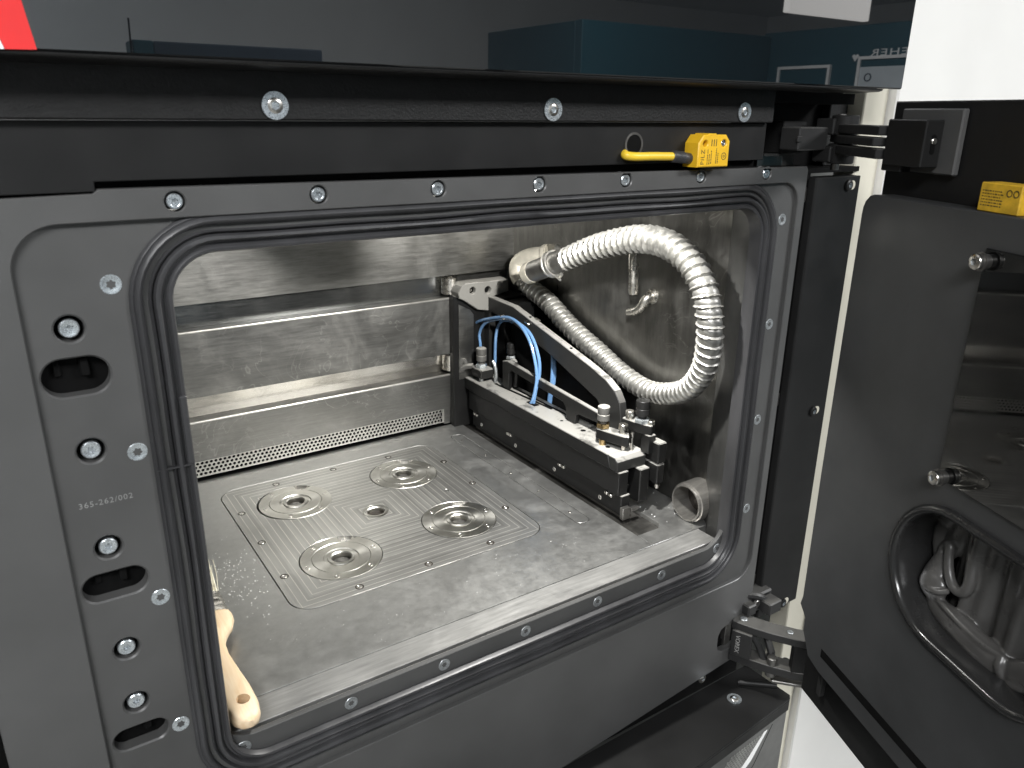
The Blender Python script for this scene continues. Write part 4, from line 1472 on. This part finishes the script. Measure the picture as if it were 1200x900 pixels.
obj('stop_rod', MB().cyl((704, -38, -190), (708, -42, -160), 5, 14).cyl((662, -12, -192), (690, -46, -186), 4, 12), 'black_satin', lh)

# ------------------------------------------------------------------ the room seen in the glossy door
G = -850


def room(name, a, c, mat):
    return structure(obj(name, MB().span(a, c), mat))


room('room_floor', (-4500, -7500, G - 60), (9500, 800, G), 'floor_grey')
room('room_ceiling', (-4500, -7500, 1720), (9500, 800, 1780), 'wall_pale')
room('rear_wall', (-4500, -7500, G), (9500, -7420, 1720), 'wall_pale')
room('left_room_wall', (-4500, -7420, G), (-4420, 800, 1720), 'wall_pale')
room('right_room_wall', (9420, -7420, G), (9500, 800, 1720), 'wall_pale')
room('machine_side_wall', (-4420, 700, G), (9420, 800, 1720), 'wall_grey')
pc = thing('wall_corner_strip', 'pale vertical strip on the wall reflected in the black upper door', 'wall strip', (407, -3070, G))
obj('strip', MB().span((392, -7418, G), (470, -7400, 1715)), 'frame_white', pc)
# teal partitions
tw = thing('teal_partition', 'teal display partition reflected in the black upper door', 'partition', (3500, -3070, G))
obj('partition_panel', MB().span((2764, -3130, G), (4257, -3071, 914), 4), 'teal', tw)
obj('partition_panel', MB().span((2764, -4000, G), (2822, -3131, 912), 4), 'teal', tw)
obj('partition_panel', MB().span((4258, -3130, G), (4316, -1900, 935), 4), 'teal', tw)
text_mesh('wall_lettering', 'EHER', 50, 'frame_white', tw,
          Matrix(((0, 0, -1, 4256), (-1, 0, 0, -2268), (0, 1, 0, 786), (0, 0, 0, 1))) @ Matrix.Diagonal((1.75, 1, 1, 1)), 1.15, 1)
obj('heart_mark', MB().prism([(4256, -2470, 745), (4256, -2492, 775), (4256, -2482, 785), (4256, -2470, 778), (4256, -2458, 785), (4256, -2448, 775)], (-2, 0, 0)), 'frame_white', tw)
for (y0, y1, z0, z1, lab) in ((-2985, -2615, 560, 735, 'white framed teal board left of the lettered one in the reflection'),
                              (-2440, -2130, 560, 770, 'white framed pale board under the lettering in the reflection')):
    bd = thing('framed_board', lab, 'board', (4250, (y0 + y1) / 2, z0), 'framed boards on the partition')
    b = MB()
    w = 16
    b.span((4236, y0, z0), (4256, y0 + w, z1)).span((4236, y1 - w, z0), (4256, y1, z1)).span((4236, y0 + w, z1 - w), (4256, y1 - w, z1)).span((4236, y0 + w, z0), (4256, y1 - w, z0 + w))
    obj('board_frame', b, 'frame_white', bd)
    if y0 < -2900:
        obj('board_sheet', MB().span((4246, y0 + w, z0 + w), (4255, y1 - w, z1 - w)), 'teal', bd)
    else:
        obj('board_sheet', MB().span((4246, y0 + w, z0 + w), (4255, y1 - w, 715)), 'card', bd)
        obj('board_header', MB().span((4246, y0 + w, 715), (4255, y1 - w, z1 - w)), 'teal', bd)
        obj('board_emblem', MB().lathe([(0, 22), (0, 16), (3, 16), (3, 22)], (4246, -2370, 660), (4243, -2370, 660), 24, True), 'dark_table', bd)
# low cabinet with a lamp stem
tb = thing('low_cabinet', 'dark blue low cabinet reflected at the left of the upper door', 'cabinet', (820, -2570, G))
obj('cabinet_body', MB().span((570, -2700, G), (1150, -2570, 663), 4), 'dark_table', tb)
obj('cabinet_end', MB().span((504, -2700, G), (569, -2570, 664), 4), 'teal', tb)
lp = thing('antenna_stand', 'thin black rod standing on the low cabinet end', 'stand', (500, -2570, 640))
obj('rod', MB().cyl((497, -2570, 600), (502, -2570, 728), 3.0, 8).lathe([(0, 14), (22, 9)], (497, -2570, 600), (497, -2570, 640), 10), 'black_dull', lp)
# light box seen in reflection
cl = thing('light_box', 'bright white light box hanging above the framed boards in the reflection', 'light', (6870, -4600, 1322))
obj('light_panel', MB().span((6270, -4640, 1322), (7465, -4570, 1640), 6), 'lamp_glow', cl)
obj('suspension_rod', MB().cyl((6500, -4605, 1640), (6500, -4605, 1718), 8, 10), 'frame_white', cl)
obj('suspension_rod', MB().cyl((7200, -4605, 1640), (7200, -4605, 1718), 8, 10), 'frame_white', cl)
